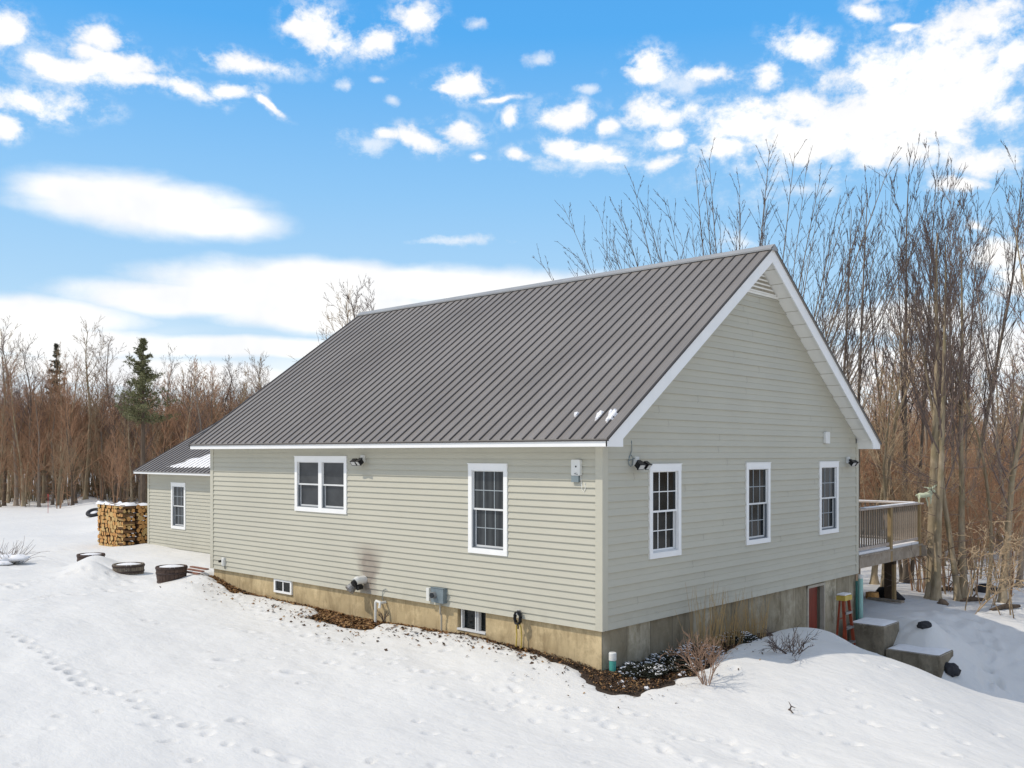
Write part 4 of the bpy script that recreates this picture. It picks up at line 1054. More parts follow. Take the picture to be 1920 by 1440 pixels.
# ------------------------------------------------------------------ barrel planters
def barrel(p, r, h, mat, label, snow=True, tilt=(0, 0)):
    e = empty('barrel_planter', p, label, 'planter', 'half-barrel planters in the snow'); e.rotation_euler = (tilt[0], tilt[1], 0)
    m = MB(); n = 22
    for k in range(n):
        a0, a1 = 2 * math.pi * k / n + .012, 2 * math.pi * (k + 1) / n - .012
        ring = []
        for (rr_, z_) in ((r * .86, 0), (r * .95, h * .4), (r, h)):
            for a in (a0, a1): ring.append((rr_ * math.cos(a), rr_ * math.sin(a), z_))
        for (rr_, z_) in ((r * .80, 0), (r * .89, h * .4), (r * .92, h)):
            for a in (a0, a1): ring.append((rr_ * math.cos(a), rr_ * math.sin(a), z_))
        m.add(ring, [(0, 1, 3, 2), (2, 3, 5, 4), (7, 6, 8, 9), (9, 8, 10, 11), (4, 5, 11, 10), (0, 2, 8, 6), (2, 4, 10, 8), (1, 7, 9, 3), (3, 9, 11, 5)])
    m.build('staves', mat, e)
    for z_, q in ((.12, .895), (.62, .972), (.90, 1.0)):
        m = MB(); m.lathe([(r * q - .004, h * z_ - .02), (r * q + .008, h * z_ - .02), (r * (q + .01) + .008, h * z_ + .02), (r * (q + .01) - .004, h * z_ + .02)], 28); m.build('hoop', M['hoop'], e, True)
    m = MB(); m.lathe([(0, h * .90 + .06), (r * .4, h * .9 + .055), (r * .75, h * .9 + .03), (r * .90, h * .9)], 24); m.build('snow_fill' if snow else 'soil', M['roofsnow'] if snow else M['litter'], e, True)
    return e
barrel((-11.62, -.62, -.35), .335, .40, M['barrel'], 'dark brown half-barrel planter nearest the house, standing fully clear of the snow')
barrel((-13.75, -.62, -.53), .36, .46, M['barrel_old'], 'weathered grey half-barrel planter full of snow between the other two')
barrel((-18.05, .30, -.68), .36, .46, M['barrel'], 'brown half-barrel planter half buried under a snow drift, farthest from the house')

# ------------------------------------------------------------------ firewood
logs = []
for k in range(7):
    rr = random.Random(40 + k); nseg = rr.choice((3, 4, 5, 6)); ln = .40
    ang = sorted(rr.uniform(0, 2 * math.pi) for _ in range(nseg))
    n = nseg + 1; prof = []
    R0 = rr.uniform(.055, .078)
    for j in range(n):
        a = 2 * math.pi * j / n + rr.uniform(-.3, .3); prof.append((R0 * rr.uniform(.75, 1.25) * math.cos(a), R0 * rr.uniform(.75, 1.25) * math.sin(a)))
    mb = MB(); vs_ = [(x, -ln / 2, z) for x, z in prof] + [(x, ln / 2, z) for x, z in prof]
    mb.add(vs_, [tuple(range(n))], 0); mb.add(vs_, [tuple(range(n - 1, -1, -1))], 0); mb.v = mb.v[:len(vs_)]
    mb.f = [tuple(range(n - 1, -1, -1)), tuple(range(n, 2 * n))] + [(i, (i + 1) % n, n + (i + 1) % n, n + i) for i in range(n)]
    mb.m = [0, 0] + [rr.choice((1, 1, 2)) for _ in range(n)]
    me_ = bpy.data.meshes.new('firewood_log'); me_.from_pydata(mb.v, [], mb.f)
    for q in (M['logend'] if k % 3 else M['logend2'], M['logbark'], M['logend2']): me_.materials.append(q)
    me_.polygons.foreach_set('material_index', mb.m); logs.append(me_)
PXR, PY0, PZ = -21.02, 2.55, -.50      # near right-hand bottom corner of the stack
LBL = {'f': 'orange split log, end showing, in the front face of the snow-capped woodpile', 'e': 'split log in the darker side face of the woodpile next to the wing', 'c': 'crisscrossed split log at the corner of the snow-capped woodpile'}
def log(x, y, z, rz, key, sc=1.0):
    o = bpy.data.objects.new('firewood_log', random.choice(logs)); col.objects.link(o)
    o.location = (x, y, z); o.rotation_euler = (random.uniform(-.08, .08), random.uniform(0, 6.28), rz + random.uniform(-.06, .06)); o.scale = (sc, 1, sc)
    tag(o, LBL[key], 'firewood', 'firewood logs')
rows = 11
for j in range(rows):
    z = PZ + .07 + j * .128
    nn_ = 13 if j < rows - 1 else 12
    for i in range(nn_):
        x = PXR - .50 - i * .118 + (.05 if j % 2 else 0)
        if i >= 12: continue
        log(x + random.uniform(-.015, .015), PY0 + .2 + random.uniform(-.03, .03), z + random.uniform(-.012, .012), 0, 'f', random.uniform(.95, 1.28))
    # crisscross corner
    if j % 2:
        for q in range(3): log(PXR - .2, PY0 + .05 + q * .15, z, R(90), 'c', random.uniform(.8, 1.1))
    else:
        for q in range(3): log(PXR - .06 - q * .14, PY0 + .2, z, 0, 'c', random.uniform(.8, 1.1))
    for i in range(9):
        log(PXR - .2 + random.uniform(-.03, .03), PY0 + .52 + i * .122 + (.05 if j % 2 else 0), z + random.uniform(-.012, .012), R(90), 'e', random.uniform(.95, 1.28))
mb = MB()
def snowcap(x0, x1, y0, y1, z, seed, nx=24, ny=10):
    vs_ = []; fs_ = []
    for j in range(ny + 1):
        for i in range(nx + 1):
            x = x0 + (x1 - x0) * i / nx; y = y0 + (y1 - y0) * j / ny; ed = min(i, j, nx - i, ny - j)
            vs_.append((x, y, z + (0 if ed == 0 else .035 + .15 * mnoise.noise(Vector((x * 2.6, y * 2.6, seed))))))
    for j in range(ny):
        for i in range(nx): a = j * (nx + 1) + i; fs_.append((a, a + 1, a + nx + 2, a + nx + 1))
    mb.add(vs_, fs_)
zt = PZ + rows * .128 - .02
snowcap(PXR - 1.98, PXR + .02, PY0 - .02, PY0 + .46, zt + .01, 1); snowcap(PXR - .42, PXR + .03, PY0 + .38, PY0 + 1.7, zt, 2, 8, 20)
o = mb.build('snow_blanket', M['roofsnow'], None, True); tag(o, 'lumpy white snow lying along the top of the woodpile', 'snow')
# pallet under the stack, tyre, bench, marker
mb = MB(); mb.box(PXR - 2.0, PXR + .02, PY0 - .01, PY0 + .45, PZ - .12, PZ - .0); o = mb.build('pallet', M['darkwood']); tag(o, 'dark pallet under the woodpile', 'pallet')
p = onsnow(177, 968)
e = empty('tire', p + Vector((0, 0, -.02)), 'black tyre lying in the snow behind the woodpile', 'tyre'); s_ = 1.15
mb = MB(); prof = []
for k in range(13): a = 2 * math.pi * k / 12; prof.append((.42 * s_ + .16 * math.cos(a), .14 + .13 * math.sin(a)))
mb.lathe(prof, 28); o = mb.build('tread', M['tire'], e, True); e.rotation_euler = Vector((sY * .45, -cY * .45, .9)).to_track_quat('Z', 'Y').to_euler(); e.scale = (.56, .56, .56); e.location.z += .12
mb = MB(); mb.lathe([(0, .08), (.34, .06), (.34, .12), (0, .14)], 24); mb.build('snow_fill', M['roofsnow'], e, True)
p = Vector((-23.9, 3.6, 0)); p.z = gz(p.x, p.y)
e = empty('bench', p, 'snow-dusted wooden bench partly hidden by the left side of the woodpile', 'bench')
mb = MB(); mb.box(-.6, .5, -.18, .18, .68, .73); mb.build('seat_board', M['deckwood'], e)
mb = MB(); mb.box(-.6, .5, -.17, .17, .732, .77); mb.build('snow_layer', M['roofsnow'], e)
for x_ in (-.38, .32):
    mb = MB(); mb.box(x_, x_ + .07, -.14, -.08, -.1, .68); mb.build('leg', M['darkwood'], e)
    mb = MB(); mb.box(x_, x_ + .07, .08, .14, -.1, .68); mb.build('leg', M['darkwood'], e)
mb = MB(); mb.box(-.32, .32, -.02, .02, .22, .28); mb.build('stretcher', M['darkwood'], e)
p = onsnow(90, 962); mb = MB(); mb.tube([(0, 0, -.2), (.02, 0, .9)], .012, 6); mb.box(-.005, .03, -.02, .02, .82, .95); o = mb.build('marker_stake', M['marker']); o.location = p; tag(o, 'thin red marker stake at the far edge of the snowy field', 'stake')

# ------------------------------------------------------------------ bare shrubs, dry grass, junipers
def wiggle(a, d, ln, n, jit, rr, up=0.0):
    pts = [Vector(a)]; d = Vector(d).normalized()
    for _ in range(n):
        d = (d + Vector((rr.gauss(0, jit), rr.gauss(0, jit), rr.gauss(0, jit) + up))).normalized()
        pts.append(pts[-1] + d * (ln / n))
    return pts
def bare_shrub(name, p, h, spread, nst, mat, label, seed, depth=3, r0=.009):
    rr = random.Random(seed); e = empty(name, p, label, 'shrub')
    m1 = MB(); m2 = MB()
    def rec(a, d, ln, r, lv, mb):
        pts = wiggle(a, d, ln, 4, .10, rr, .02); mb.tube(pts, [r * (1 - .5 * i / 4) for i in range(5)], 5 if lv == 0 else 4, cap=False)
        if lv < depth:
            for k in range(rr.choice((3, 4)) if lv else 4):
                t_ = rr.uniform(.3, 1.0); i = min(3, int(t_ * 4)); q = pts[i].lerp(pts[i + 1], t_ * 4 - i if t_ < 1 else 1)
                dd = (pts[i + 1] - pts[i]).normalized(); s_ = dd.orthogonal(); s_.rotate(Matrix.Rotation(rr.uniform(0, 6.28), 3, dd))
                rec(q, dd + s_ * rr.uniform(.4, .8) + Vector((0, 0, .15)), ln * rr.uniform(.4, .62), r * .55, lv + 1, m2)
    for k in range(nst):
        a = 2 * math.pi * (k + rr.random() * .7) / nst; f = spread * rr.uniform(.3, 1)
        rec((.03 * math.cos(a), .03 * math.sin(a), -.05), (f * math.cos(a), f * math.sin(a), h), math.hypot(h, f) * rr.uniform(.55, .8), r0 * rr.uniform(.7, 1.2), 0, m1)
    m1.build('stems', mat, e); m2.build('twigs', mat, e); return e
p = onsnow(1325, 1283); bare_shrub('bare_shrub', p, .70, .46, 11, M['pinktwig'], 'pinkish tan leafless shrub growing from the sunlit snow by the corner', 4, 3, .008)
p = onsnow(1487, 1226); bare_shrub('bare_shrub', p, .34, .60, 8, M['darktwig'], 'dark leafless shrub spreading low out of the shaded snow', 9, 2, .009)
p = onsnow(1465, 1226); e2 = bare_shrub('bare_shrub', p + Vector((-.1, .1, 0)), .30, .42, 8, M['twig_grey'], 'frosted leafless shrub just left of the dark low shrub', 12, 2, .007)
# tall dry grasses along the gable foundation
for gi, (gx_, gy_, hh_, nb, lab) in enumerate(((.45, 2.05, 1.15, 60, 'tall dry straw-coloured grass clump closest to the house corner'), (.42, 2.85, .95, 70, 'middle dry straw-coloured grass clump against the gable foundation'), (.38, 3.65, .85, 70, 'dry straw-coloured grass clump next to the low dark shrub'))):
    rr = random.Random(60 + gi); mb = MB(); z0 = bare_h(gx_, gy_)
    for k in range(nb):
        a = rr.uniform(0, 6.28); f = rr.uniform(0, .38) ; r_ = rr.uniform(0, .22)
        hh = hh_ * rr.uniform(.45, 1.05) if rr.random() < .7 else hh_ * rr.uniform(.3, .6)
        b = Vector((r_ * math.cos(a), r_ * math.sin(a) * 1.4, -.03)); d_ = Vector((f * math.cos(a) * .6, f * math.sin(a), 1))
        pts = wiggle(b, d_, hh, 5, .045, rr); mb.tube(pts, [.0045, .004, .0035, .003, .0025, .0015], 3, cap=False)
    o = mb.build('dry_grass', M['straw']); o.location = (gx_, gy_, z0); tag(o, lab, 'grass clump', 'dry grass clumps by the gable wall')
# snow-dusted junipers hugging the ground
def juniper(p, rx, ry, h, seed, label):
    rr = random.Random(seed); e = empty('juniper_shrub', p, label, 'shrub', 'snow-dusted junipers at the gable foundation')
    g = MB(); s_ = MB(); b = MB()
    for k in range(330):
        a = rr.uniform(0, 6.28); r_ = math.sqrt(rr.random()); q = Vector((rx * r_ * math.cos(a), ry * r_ * math.sin(a), h * (1 - r_ * r_) * rr.uniform(.4, 1) + .01))
        d_ = Vector((math.cos(a), math.sin(a), rr.uniform(.1, .5))).normalized(); ln = rr.uniform(.07, .15)
        side = d_.cross(Vector((0, 0, 1))).normalized()
        for j in range(5):
            w_ = .012 + .008 * rr.random(); q2 = q + d_ * ln * j / 5; e2_ = q2 + (d_ * .6 + side * (1 if j % 2 else -1) + Vector((0, 0, rr.uniform(-.1, .3)))).normalized() * .035
            g.tube([q2, e2_], [w_ * .6, w_ * .2], 3, cap=False)
        g.tube([q, q + d_ * ln], [.010, .004], 3, cap=False)
        if mnoise.noise(Vector((q.x * 9, q.y * 9, seed))) > -.05 and rr.random() < .9:
            m_ = q + d_ * ln * .6 + Vector((0, 0, .012)); u = d_ * rr.uniform(.02, .045); v = side * rr.uniform(.004, .009)
            s_.add([m_ - u, m_ - v + Vector((0, 0, .006)), m_ + u * 1.2, m_ + v + Vector((0, 0, .006)), m_ + Vector((0, 0, .018))], [(0, 1, 4), (1, 2, 4), (2, 3, 4), (3, 0, 4)])
    for k in range(7): a = rr.uniform(0, 6.28); b.tube([(0, 0, -.03), (rx * .6 * math.cos(a), ry * .6 * math.sin(a), h * .4)], [.012, .005], 4)
    b.build('branches', M['darktwig'], e); g.build('foliage', M['juniper'], e); s_.build('snow_dusting', M['roofsnow'], e)['kind'] = 'stuff'
for k, (px, py, rx, ry, h, lab) in enumerate(((1205, 1250, .26, .30, .13, 'small snow-dusted juniper nearest the teal pipe'), (1262, 1238, .36, .40, .20, 'largest snow-dusted juniper in front of the gable foundation'), (1310, 1222, .30, .36, .17, 'snow-dusted juniper behind the pinkish bare shrub'), (1382, 1196, .26, .30, .13, 'low snow-dusted juniper under the dry grasses'))):
    q = atz(px, py, -.5); juniper((q.x, q.y, bare_h(q.x, q.y)), rx, ry, h, 80 + k, lab)
# snow-laden bush at the far left edge
p = onsnow(8, 1052)
e = empty('snowy_bush', p, 'grey snow-laden bush at the left edge of the yard', 'shrub')
rr = random.Random(2); mb = MB()
for k in range(70):
    a = rr.uniform(0, 6.28); pts = wiggle((rr.uniform(-.4, .7), rr.uniform(-.2, .2), -.1), (math.cos(a) * rr.uniform(.3, 1.3), math.sin(a) * .9, rr.uniform(.4, 1)), rr.uniform(.5, 1.0), 4, .15, rr, -.05); mb.tube(pts, [.012, .009, .006, .005, .003], 4, cap=False)
mb.build('twigs', M['twig_grey'], e)
for k in range(9):
    o = lump('snow_clump', (rr.uniform(-.5, .9), rr.uniform(-.35, .35), rr.uniform(-.02, .14)), rr.uniform(.16, .34), M['roofsnow'], None, None, 50 + k, (1.5, 1.1, .38)); o.parent = e; o.data.polygons.foreach_set('use_smooth', [True] * len(o.data.polygons))

# ------------------------------------------------------------------ trees
class TreeGeo:
    """tapered 3-6 sided tubes collected as arrays; level 0/1 go to the trunk, finer ones to the crown"""
    def __init__(s): s.v = [[], []]; s.f = [[], []]
    def tube(s, pts, rad, n, part):
        v = s.v[part]; f = s.f[part]; b = len(v)
        up = None
        for i, p in enumerate(pts):
            t_ = (pts[min(i + 1, len(pts) - 1)] - pts[max(i - 1, 0)]).normalized()
            u = t_.orthogonal().normalized() if up is None else (up - t_ * up.dot(t_)).normalized()
            up = u; w_ = t_.cross(u); r_ = rad[i]
            for k in range(n):
                a = 6.28318 * k / n; q = p + u * (math.cos(a) * r_) + w_ * (math.sin(a) * r_); v.append((q.x, q.y, q.z))
        for i in range(len(pts) - 1):
            for k in range(n): f.append((b + i * n + k, b + i * n + (k + 1) % n, b + (i + 1) * n + (k + 1) % n, b + (i + 1) * n + k))
def grow(seed, H, r0, levels, stems=1, stem_spread=0.0, start=.25, ang=(.5, .9), lenf=(.35, .5), counts=(26, 7, 5), up=.05, lean=0.0, jit=.05, lowtwigs=0, twig=.006, uniform=False):
    rr = random.Random(seed); g = TreeGeo()
    def rec(a, d, ln, r, lv, part):
        n = (12, 6, 4, 3, 2)[lv]
        pts = [Vector(a)]; d = d.normalized(); rad = [r]
        for i in range(n):
            d = (d + Vector((rr.gauss(0, 1), rr.gauss(0, 1), rr.gauss(0, 1))) * (jit if lv == 0 else jit * 2.2) + Vector((0, 0, up * (0.3 if lv == 0 else 1)))).normalized()
            pts.append(pts[-1] + d * (ln / n)); rad.append(max(twig * .6, r * (1 - (i + 1) / n * (.88 if lv < 2 else .7))))
        if lv == 0 and r0 > .06:
            p0_, p1_ = pts[0], pts[1]
            g.tube([p0_, p0_.lerp(p1_, .3 / (ln / n)), p0_.lerp(p1_, min(.8, .42 / (ln / n))), p0_.lerp(p1_, min(.9, .62 / (ln / n)))] + pts[1:], [r * 1.9, r * 1.55, r * 1.22, r * 1.06] + rad[1:], 8, part)
        else: g.tube(pts, rad, (7, 5, 4, 3, 3)[lv], part)
        if lv >= levels: return
        cnt = counts[lv]
        for k in range(cnt):
            t_ = start + (1 - start) * (k + rr.random()) / cnt if lv == 0 else rr.uniform(.12, 1)
            t_ = min(.995, t_); i = int(t_ * n); q = pts[i].lerp(pts[i + 1], t_ * n - i); dd = (pts[i + 1] - pts[i]).normalized()
            s_ = dd.orthogonal().normalized(); s_.rotate(Matrix.Rotation(rr.uniform(0, 6.28), 3, dd))
            an = rr.uniform(*ang); lf = rr.uniform(*lenf) * (1 if lv else (1.15 - .75 * (t_ - start) / (1 - start)))
            rec(q, dd * math.cos(an) + s_ * math.sin(an), ln * lf if lv else H * lf, max(twig, rad[i] * (.34 if lv == 0 else .48)), lv + 1, 0 if lv == 0 and rad[i] > .03 and False else 1)
        if lv == 0 and lowtwigs:
            for k in range(lowtwigs):
                t_ = rr.uniform(.06, start + .15); i = int(t_ * n); q = pts[i].lerp(pts[i + 1], t_ * n - i); a_ = rr.uniform(0, 6.28)
                rec(q, Vector((math.cos(a_), math.sin(a_), rr.uniform(-.15, .5))), H * rr.uniform(.08, .2), max(twig, .012), 2, 1)
    for s_ in range(stems):
        a = 2 * math.pi * (s_ + rr.random() * .5) / stems; f_ = math.sqrt((s_ + .5) / stems) if uniform else rr.uniform(.5, 1); a = s_ * 2.4 if uniform else a; d = Vector((math.cos(a) * stem_spread * f_ + lean, math.sin(a) * stem_spread * f_, 1))
        rec(Vector((.10 * math.cos(a) * (stems > 1), .10 * math.sin(a) * (stems > 1), -.3)), d, H * rr.uniform(.85, 1) if s_ else H, r0 * (1 if s_ == 0 else rr.uniform(.5, .85)), 0, 0)
    # root flare
    if False: g.tube([Vector((0, 0, -.35)), Vector((0, 0, 0)), Vector((0, 0, .25)), Vector((0, 0, .7))], [r0 * 1.55, r0 * 1.3, r0 * 1.05, r0 * .85], 10, 0)
    return g
def tree_proto(name, g, bark, twigm):
    out = []
    for k, (nm, mt) in enumerate((('trunk', bark), ('crown', twigm))):
        out.append(np_mesh(nm, np.array(g.v[k]), np.array(g.f[k]), mt, True))
    return out
def place_tree(name, meshes, p, rz, s, label, cat, group=None, sz=None):
    e = empty(name, p, label, cat, group, rz); e.scale = (s, s, sz or s)
    for nm, me_ in zip(('trunk', 'crown'), meshes):
        o = bpy.data.objects.new(nm, me_); col.objects.link(o); o.parent = e
    return e

forest = []
for k in range(5):
    g = grow(100 + k, 8.0, .10, 3, start=.22, ang=(.45, .85), lenf=(.20, .34), counts=(30, 7, 4), up=.07, lowtwigs=16, jit=.045, twig=.007)
    forest.append(tree_proto('hardwood_tree', g, (M['bark_grey'], M['bark_tan'], M['bark_dark'])[k % 3], (M['twig_red'], M['twig_tan'], M['twig_red'], M['twig_grey'], M['twig_red'])[k]))
tall = []
for k in range(3):
    g = grow(130 + k, 11.0, .13, 3, start=.35, ang=(.35, .8), lenf=(.20, .36), counts=(24, 8, 5), up=.05, jit=.05, twig=.008, lowtwigs=4)
    tall.append(tree_proto('tall_tree', g, M['bark_grey'] if k != 1 else M['bark_tan'], M['twig_grey'] if k != 1 else M['twig_tan']))
sap = []
for k in range(5):
    g = grow(160 + k, 5.5, .035, 2, stems=4, stem_spread=.22, start=.30, ang=(.4, .8), lenf=(.16, .34), counts=(24, 6, 4), up=.06, jit=.05, twig=.007)
    sap.append(g)
sapm = [tree_proto('sapling', g, M['twig_red'] if k % 2 else M['bark_tan'], M['twig_red'] if k not in (1,) else M['twig_tan']) for k, g in enumerate(sap)]

occupied = []
def free(x, y, d):
    for a, b in occupied:
        if (a - x) ** 2 + (b - y) ** 2 < d * d: return False
    occupied.append((x, y)); return True
def in_house(x, y): return (-22 < x < 1.5 and -1 < y < 14)
fr_ = random.Random(11)
nf = 0
for band, (px0, px1, d0, d1, n, lab) in enumerate((
        (-40, 560, 52, 62, 62, 'bare brown hardwood tree in the forest edge beyond the left field'),
        (-60, 700, 62, 76, 46, 'bare brown hardwood tree deeper in the forest beyond the left field'),
        (560, 1560, 48, 66, 26, 'bare hardwood tree standing far behind the house'),
        (1560, 1990, 31, 42, 24, 'bare brown hardwood tree in the woods beyond the deck'),
        (1540, 2020, 42, 62, 32, 'bare brown hardwood tree deep in the woods beyond the deck'))):
    for _ in range(n):
        for __ in range(30):
            px = fr_.uniform(px0, px1); d = fr_.uniform(d0, d1); q = atd(px, 850, d)
            if not in_house(q.x, q.y) and free(q.x, q.y, 1.1): break
        z = gz(q.x, q.y); s = fr_.uniform(.8, 1.15)
        if band in (0, 1): s *= .92 + .12 * math.sin(px / 45.0)
        if band == 2: s = fr_.uniform(.50, .66)
        if band >= 3: s *= .98
        place_tree('hardwood_tree', forest[fr_.randrange(5)], (q.x, q.y, z), fr_.uniform(0, 6.28), s, lab, 'tree', 'bare forest trees')
        nf += 1
# tall individual crowns that break the skyline
for px, d, top, v in ((30, 54, 622, 0), (75, 58, 640, 2), (118, 60, 655, 1), (160, 56, 604, 1), (215, 57, 612, 2), (300, 64, 668, 0), (385, 60, 668, 2), (345, 66, 690, 1), (430, 62, 690, 0), (487, 58, 665, 1), (520, 62, 672, 2), (8, 60, 620, 1), (250, 66, 660, 0), (650, 62, 545, 1), (715, 62, 540, 2), (690, 70, 560, 0)):
    q = atd(px, 850, d); z = gz(q.x, q.y); hgt = 2.566 + (850 - top) / F * d - z
    place_tree('tall_tree', tall[v], (q.x, q.y, z), fr_.uniform(0, 6.28), hgt / 11.2, 'tall bare tree rising above the treeline' if px < 600 else 'tall bare tree whose top shows over the roof ridge', 'tree', 'tall bare trees on the skyline' if px < 600 else 'treetops over the roof ridge')

# thicket of saplings between and behind the trunks: one far-off mass
def merged(name, items, mats, label):
    V = [[], []]; FF = [[], []]; off = [0, 0]
    cache = [[np.array(g.v[k]) for k in (0, 1)] + [np.array(g.f[k]) for k in (0, 1)] for g in sap]
    for (gi, x, y, z, rz, s, sz) in items:
        for k in (0, 1):
            v = cache[gi][k]; c_, s_ = math.cos(rz), math.sin(rz)
            w_ = np.stack([(v[:, 0] * c_ - v[:, 1] * s_) * s + x, (v[:, 0] * s_ + v[:, 1] * c_) * s + y, v[:, 2] * sz + z], 1)
            V[k].append(w_); FF[k].append(cache[gi][2 + k] + off[k]); off[k] += len(v)
    va = np.concatenate(V[0] + V[1]); fa_ = np.concatenate(FF[0] + [f + off[0] for f in FF[1]])
    rl = np.random.default_rng(3)
    mi = np.concatenate([np.zeros(sum(len(f) for f in FF[0]))] + [np.full(len(f), rl.choice([1, 1, 1, 2, 3])) for f in FF[1]])
    me_ = np_mesh(name, va, fa_, mats, True, mi); o = bpy.data.objects.new(name, me_); col.objects.link(o)
    return tag(o, label, 'undergrowth', None, 'stuff')
it = []
for _ in range(330):
    px = fr_.uniform(-60, 640); d = fr_.uniform(59, 84); q = atd(px, 850, d); it.append((fr_.randrange(5), q.x, q.y, gz(q.x, q.y), fr_.uniform(0, 6.28), fr_.uniform(1.0, 1.5), fr_.uniform(1.0, 1.55)))
merged('forest_thicket', it, [M['bark_tan'], M['twig_red'], M['twig_tan'], M['twig_grey']], 'dense reddish-brown thicket of bare saplings filling the forest on the left')
it = []
for _ in range(190):
    px = fr_.uniform(1500, 2040); d = fr_.uniform(33, 66); q = atd(px, 850, d)
    if in_house(q.x, q.y): continue
    it.append((fr_.randrange(5), q.x, q.y, gz(q.x, q.y), fr_.uniform(0, 6.28), fr_.uniform(1.0, 1.4), fr_.uniform(.75, 1.25) * (.75 if d < 42 else 1)))
merged('forest_thicket', it, [M['bark_tan'], M['twig_red'], M['twig_tan'], M['twig_grey']], 'dense reddish-brown thicket of bare saplings filling the woods behind the deck')
it = []
for _ in range(60):
    px = fr_.uniform(640, 1500); d = fr_.uniform(50, 66); q = atd(px, 850, d); it.append((fr_.randrange(5), q.x, q.y, gz(q.x, q.y), fr_.uniform(0, 6.28), 1.0, fr_.uniform(.6, .8)))
merged('forest_thicket', it, [M['bark_tan'], M['twig_red'], M['twig_tan'], M['twig_grey']], 'low thicket of bare saplings hidden behind the house')

for k in range(14):
    px = fr_.uniform(-20, 430); d = fr_.uniform(50, 56); q = atd(px, 850, d)
    place_tree('sapling', sapm[(1, 1, 0, 1, 3)[k % 5]], (q.x, q.y, gz(q.x, q.y)), fr_.uniform(0, 6.28), fr_.uniform(.5, .8), 'bushy pale bare sapling along the edge of the forest on the left', 'sapling', 'bare saplings at the forest edge on the left')
it = []
for _ in range(150):
    x, y = fr_.uniform(20, 48), fr_.uniform(6, 62)
    if y > 30 + 1.0 * x: continue
    it.append((fr_.randrange(5), x, y, gz(x, y), fr_.uniform(0, 6.28), fr_.uniform(1.3, 1.9), fr_.uniform(1.4, 2.0)))
merged('forest_thicket', it, [M['bark_tan'], M['twig_red'], M['twig_tan'], M['twig_grey']], 'bare woods off to the right of the yard, mirrored in the gable windows')
# the near trees on the right, each its own shape
def big(seed, px, base, top, H0, r0, lab, bark, twg, d=None, **kw):
    if d is None: q = onsnow(px, base)
    else: q = atd(px, 850, d); q = Vector((q.x, q.y, gz(q.x, q.y)))
    d_ = (q - CAM).dot(Vector((-sY, cY, 0))); hgt = CAM.z + (850 - top) / F * d_ - q.z
    g = grow(seed, hgt, r0, kw.pop('levels', 3), **kw)
    zs = sorted(v[2] for v in g.v[1]); k_ = hgt / zs[-max(1, len(zs) // 2500)]
    for p_ in (0, 1): g.v[p_] = [(v[0] * (.5 + .5 * k_), v[1] * (.5 + .5 * k_), v[2] * k_) for v in g.v[p_]]
    ms = tree_proto('hardwood_tree', g, bark, twg)
    return place_tree('hardwood_tree', ms, q, random.uniform(0, 6.28) if kw.get('lean', 0) == 0 else 0, 1.0, lab, 'tree')
up_ = dict(ang=(.22, .45), up=.05, jit=.018, twig=.0062)
big(201, 1750, 1125, 318, 11, .145, 'thick mossy bare tree with flared base rising right beside the deck corner', M['bark_tan'], M['twig_grey'], stems=2, stem_spread=.10, start=.40, lenf=(.22, .36), counts=(22, 9, 5), lowtwigs=12, **up_)
big(202, 1806, 1128, 330, 11, .105, 'two-stemmed bare tree right of the mossy tree, upright branches', M['bark_tan'], M['twig_grey'], stems=2, stem_spread=.12, start=.34, lenf=(.20, .34), counts=(20, 9, 5), lowtwigs=14, **up_)
big(203, 1880, 1130, 345, 11, .10, 'slender straight bare tree with pale arching lower limbs at the right edge', M['bark_tan'], M['twig_grey'], stems=1, start=.25, lenf=(.20, .32), counts=(24, 8, 5), lowtwigs=20, ang=(.4, .95), up=.06, jit=.05, twig=.0055)
big(204, 1700, 0, 275, 12, .10, 'tallest bare tree with a broad vase of upright branches behind the gable', M['bark_grey'], M['twig_dark'], d=27.5, stems=4, stem_spread=.13, start=.36, lenf=(.16, .30), counts=(24, 8, 5), **up_)
big(205, 1798, 0, 268, 12, .10, 'tall dark bare tree centred over the two-stemmed tree', M['bark_grey'], M['twig_dark'], d=30, stems=4, stem_spread=.14, start=.36, lenf=(.16, .30), counts=(24, 8, 5), **up_)
big(206, 1600, 0, 318, 11, .08, 'slim bare tree just right of the roof peak', M['bark_grey'], M['twig_dark'], d=27, stems=2, stem_spread=.05, start=.42, lenf=(.12, .22), counts=(20, 7, 5), **up_)
big(207, 1560, 0, 345, 11, .07, 'second slim bare tree close to the roof peak', M['bark_grey'], M['twig_dark'], d=29, stems=2, stem_spread=.05, start=.42, lenf=(.12, .22), counts=(20, 7, 5), **up_)
big(208, 1905, 0, 320, 11, .09, 'bare tree cut by the right edge of the view, leaning upright stems', M['bark_grey'], M['twig_dark'], d=27, stems=3, stem_spread=.12, start=.38, lenf=(.18, .30), counts=(18, 8, 5), **up_)
big(209, 1388, 0, 292, 10, .055, 'wide fan-shaped bare tree whose crown shows above the roof behind the ridge', M['bark_grey'], M['twig_dark'], d=27, levels=3, stems=58, stem_spread=.58, start=.42, lenf=(.06, .15), counts=(24, 6, 3), ang=(.30, .60), up=.02, jit=.010, twig=.0066, uniform=True)
big(210, 1655, 0, 520, 9, .07, 'slim tan bare tree whose trunk shows beside the deck railing', M['bark_tan'], M['twig_tan'], d=25, stems=2, stem_spread=.08, start=.3, ang=(.4, .8), lenf=(.2, .34), counts=(18, 6, 4), up=.07, jit=.05, twig=.006)
big(211, 1850, 0, 560, 9, .06, 'thin tan bare tree between the two-stemmed tree and the right edge', M['bark_tan'], M['twig_tan'], d=24, stems=1, start=.2, ang=(.5, 1.0), lenf=(.2, .36), counts=(20, 6, 4), up=.05, jit=.06, twig=.006)
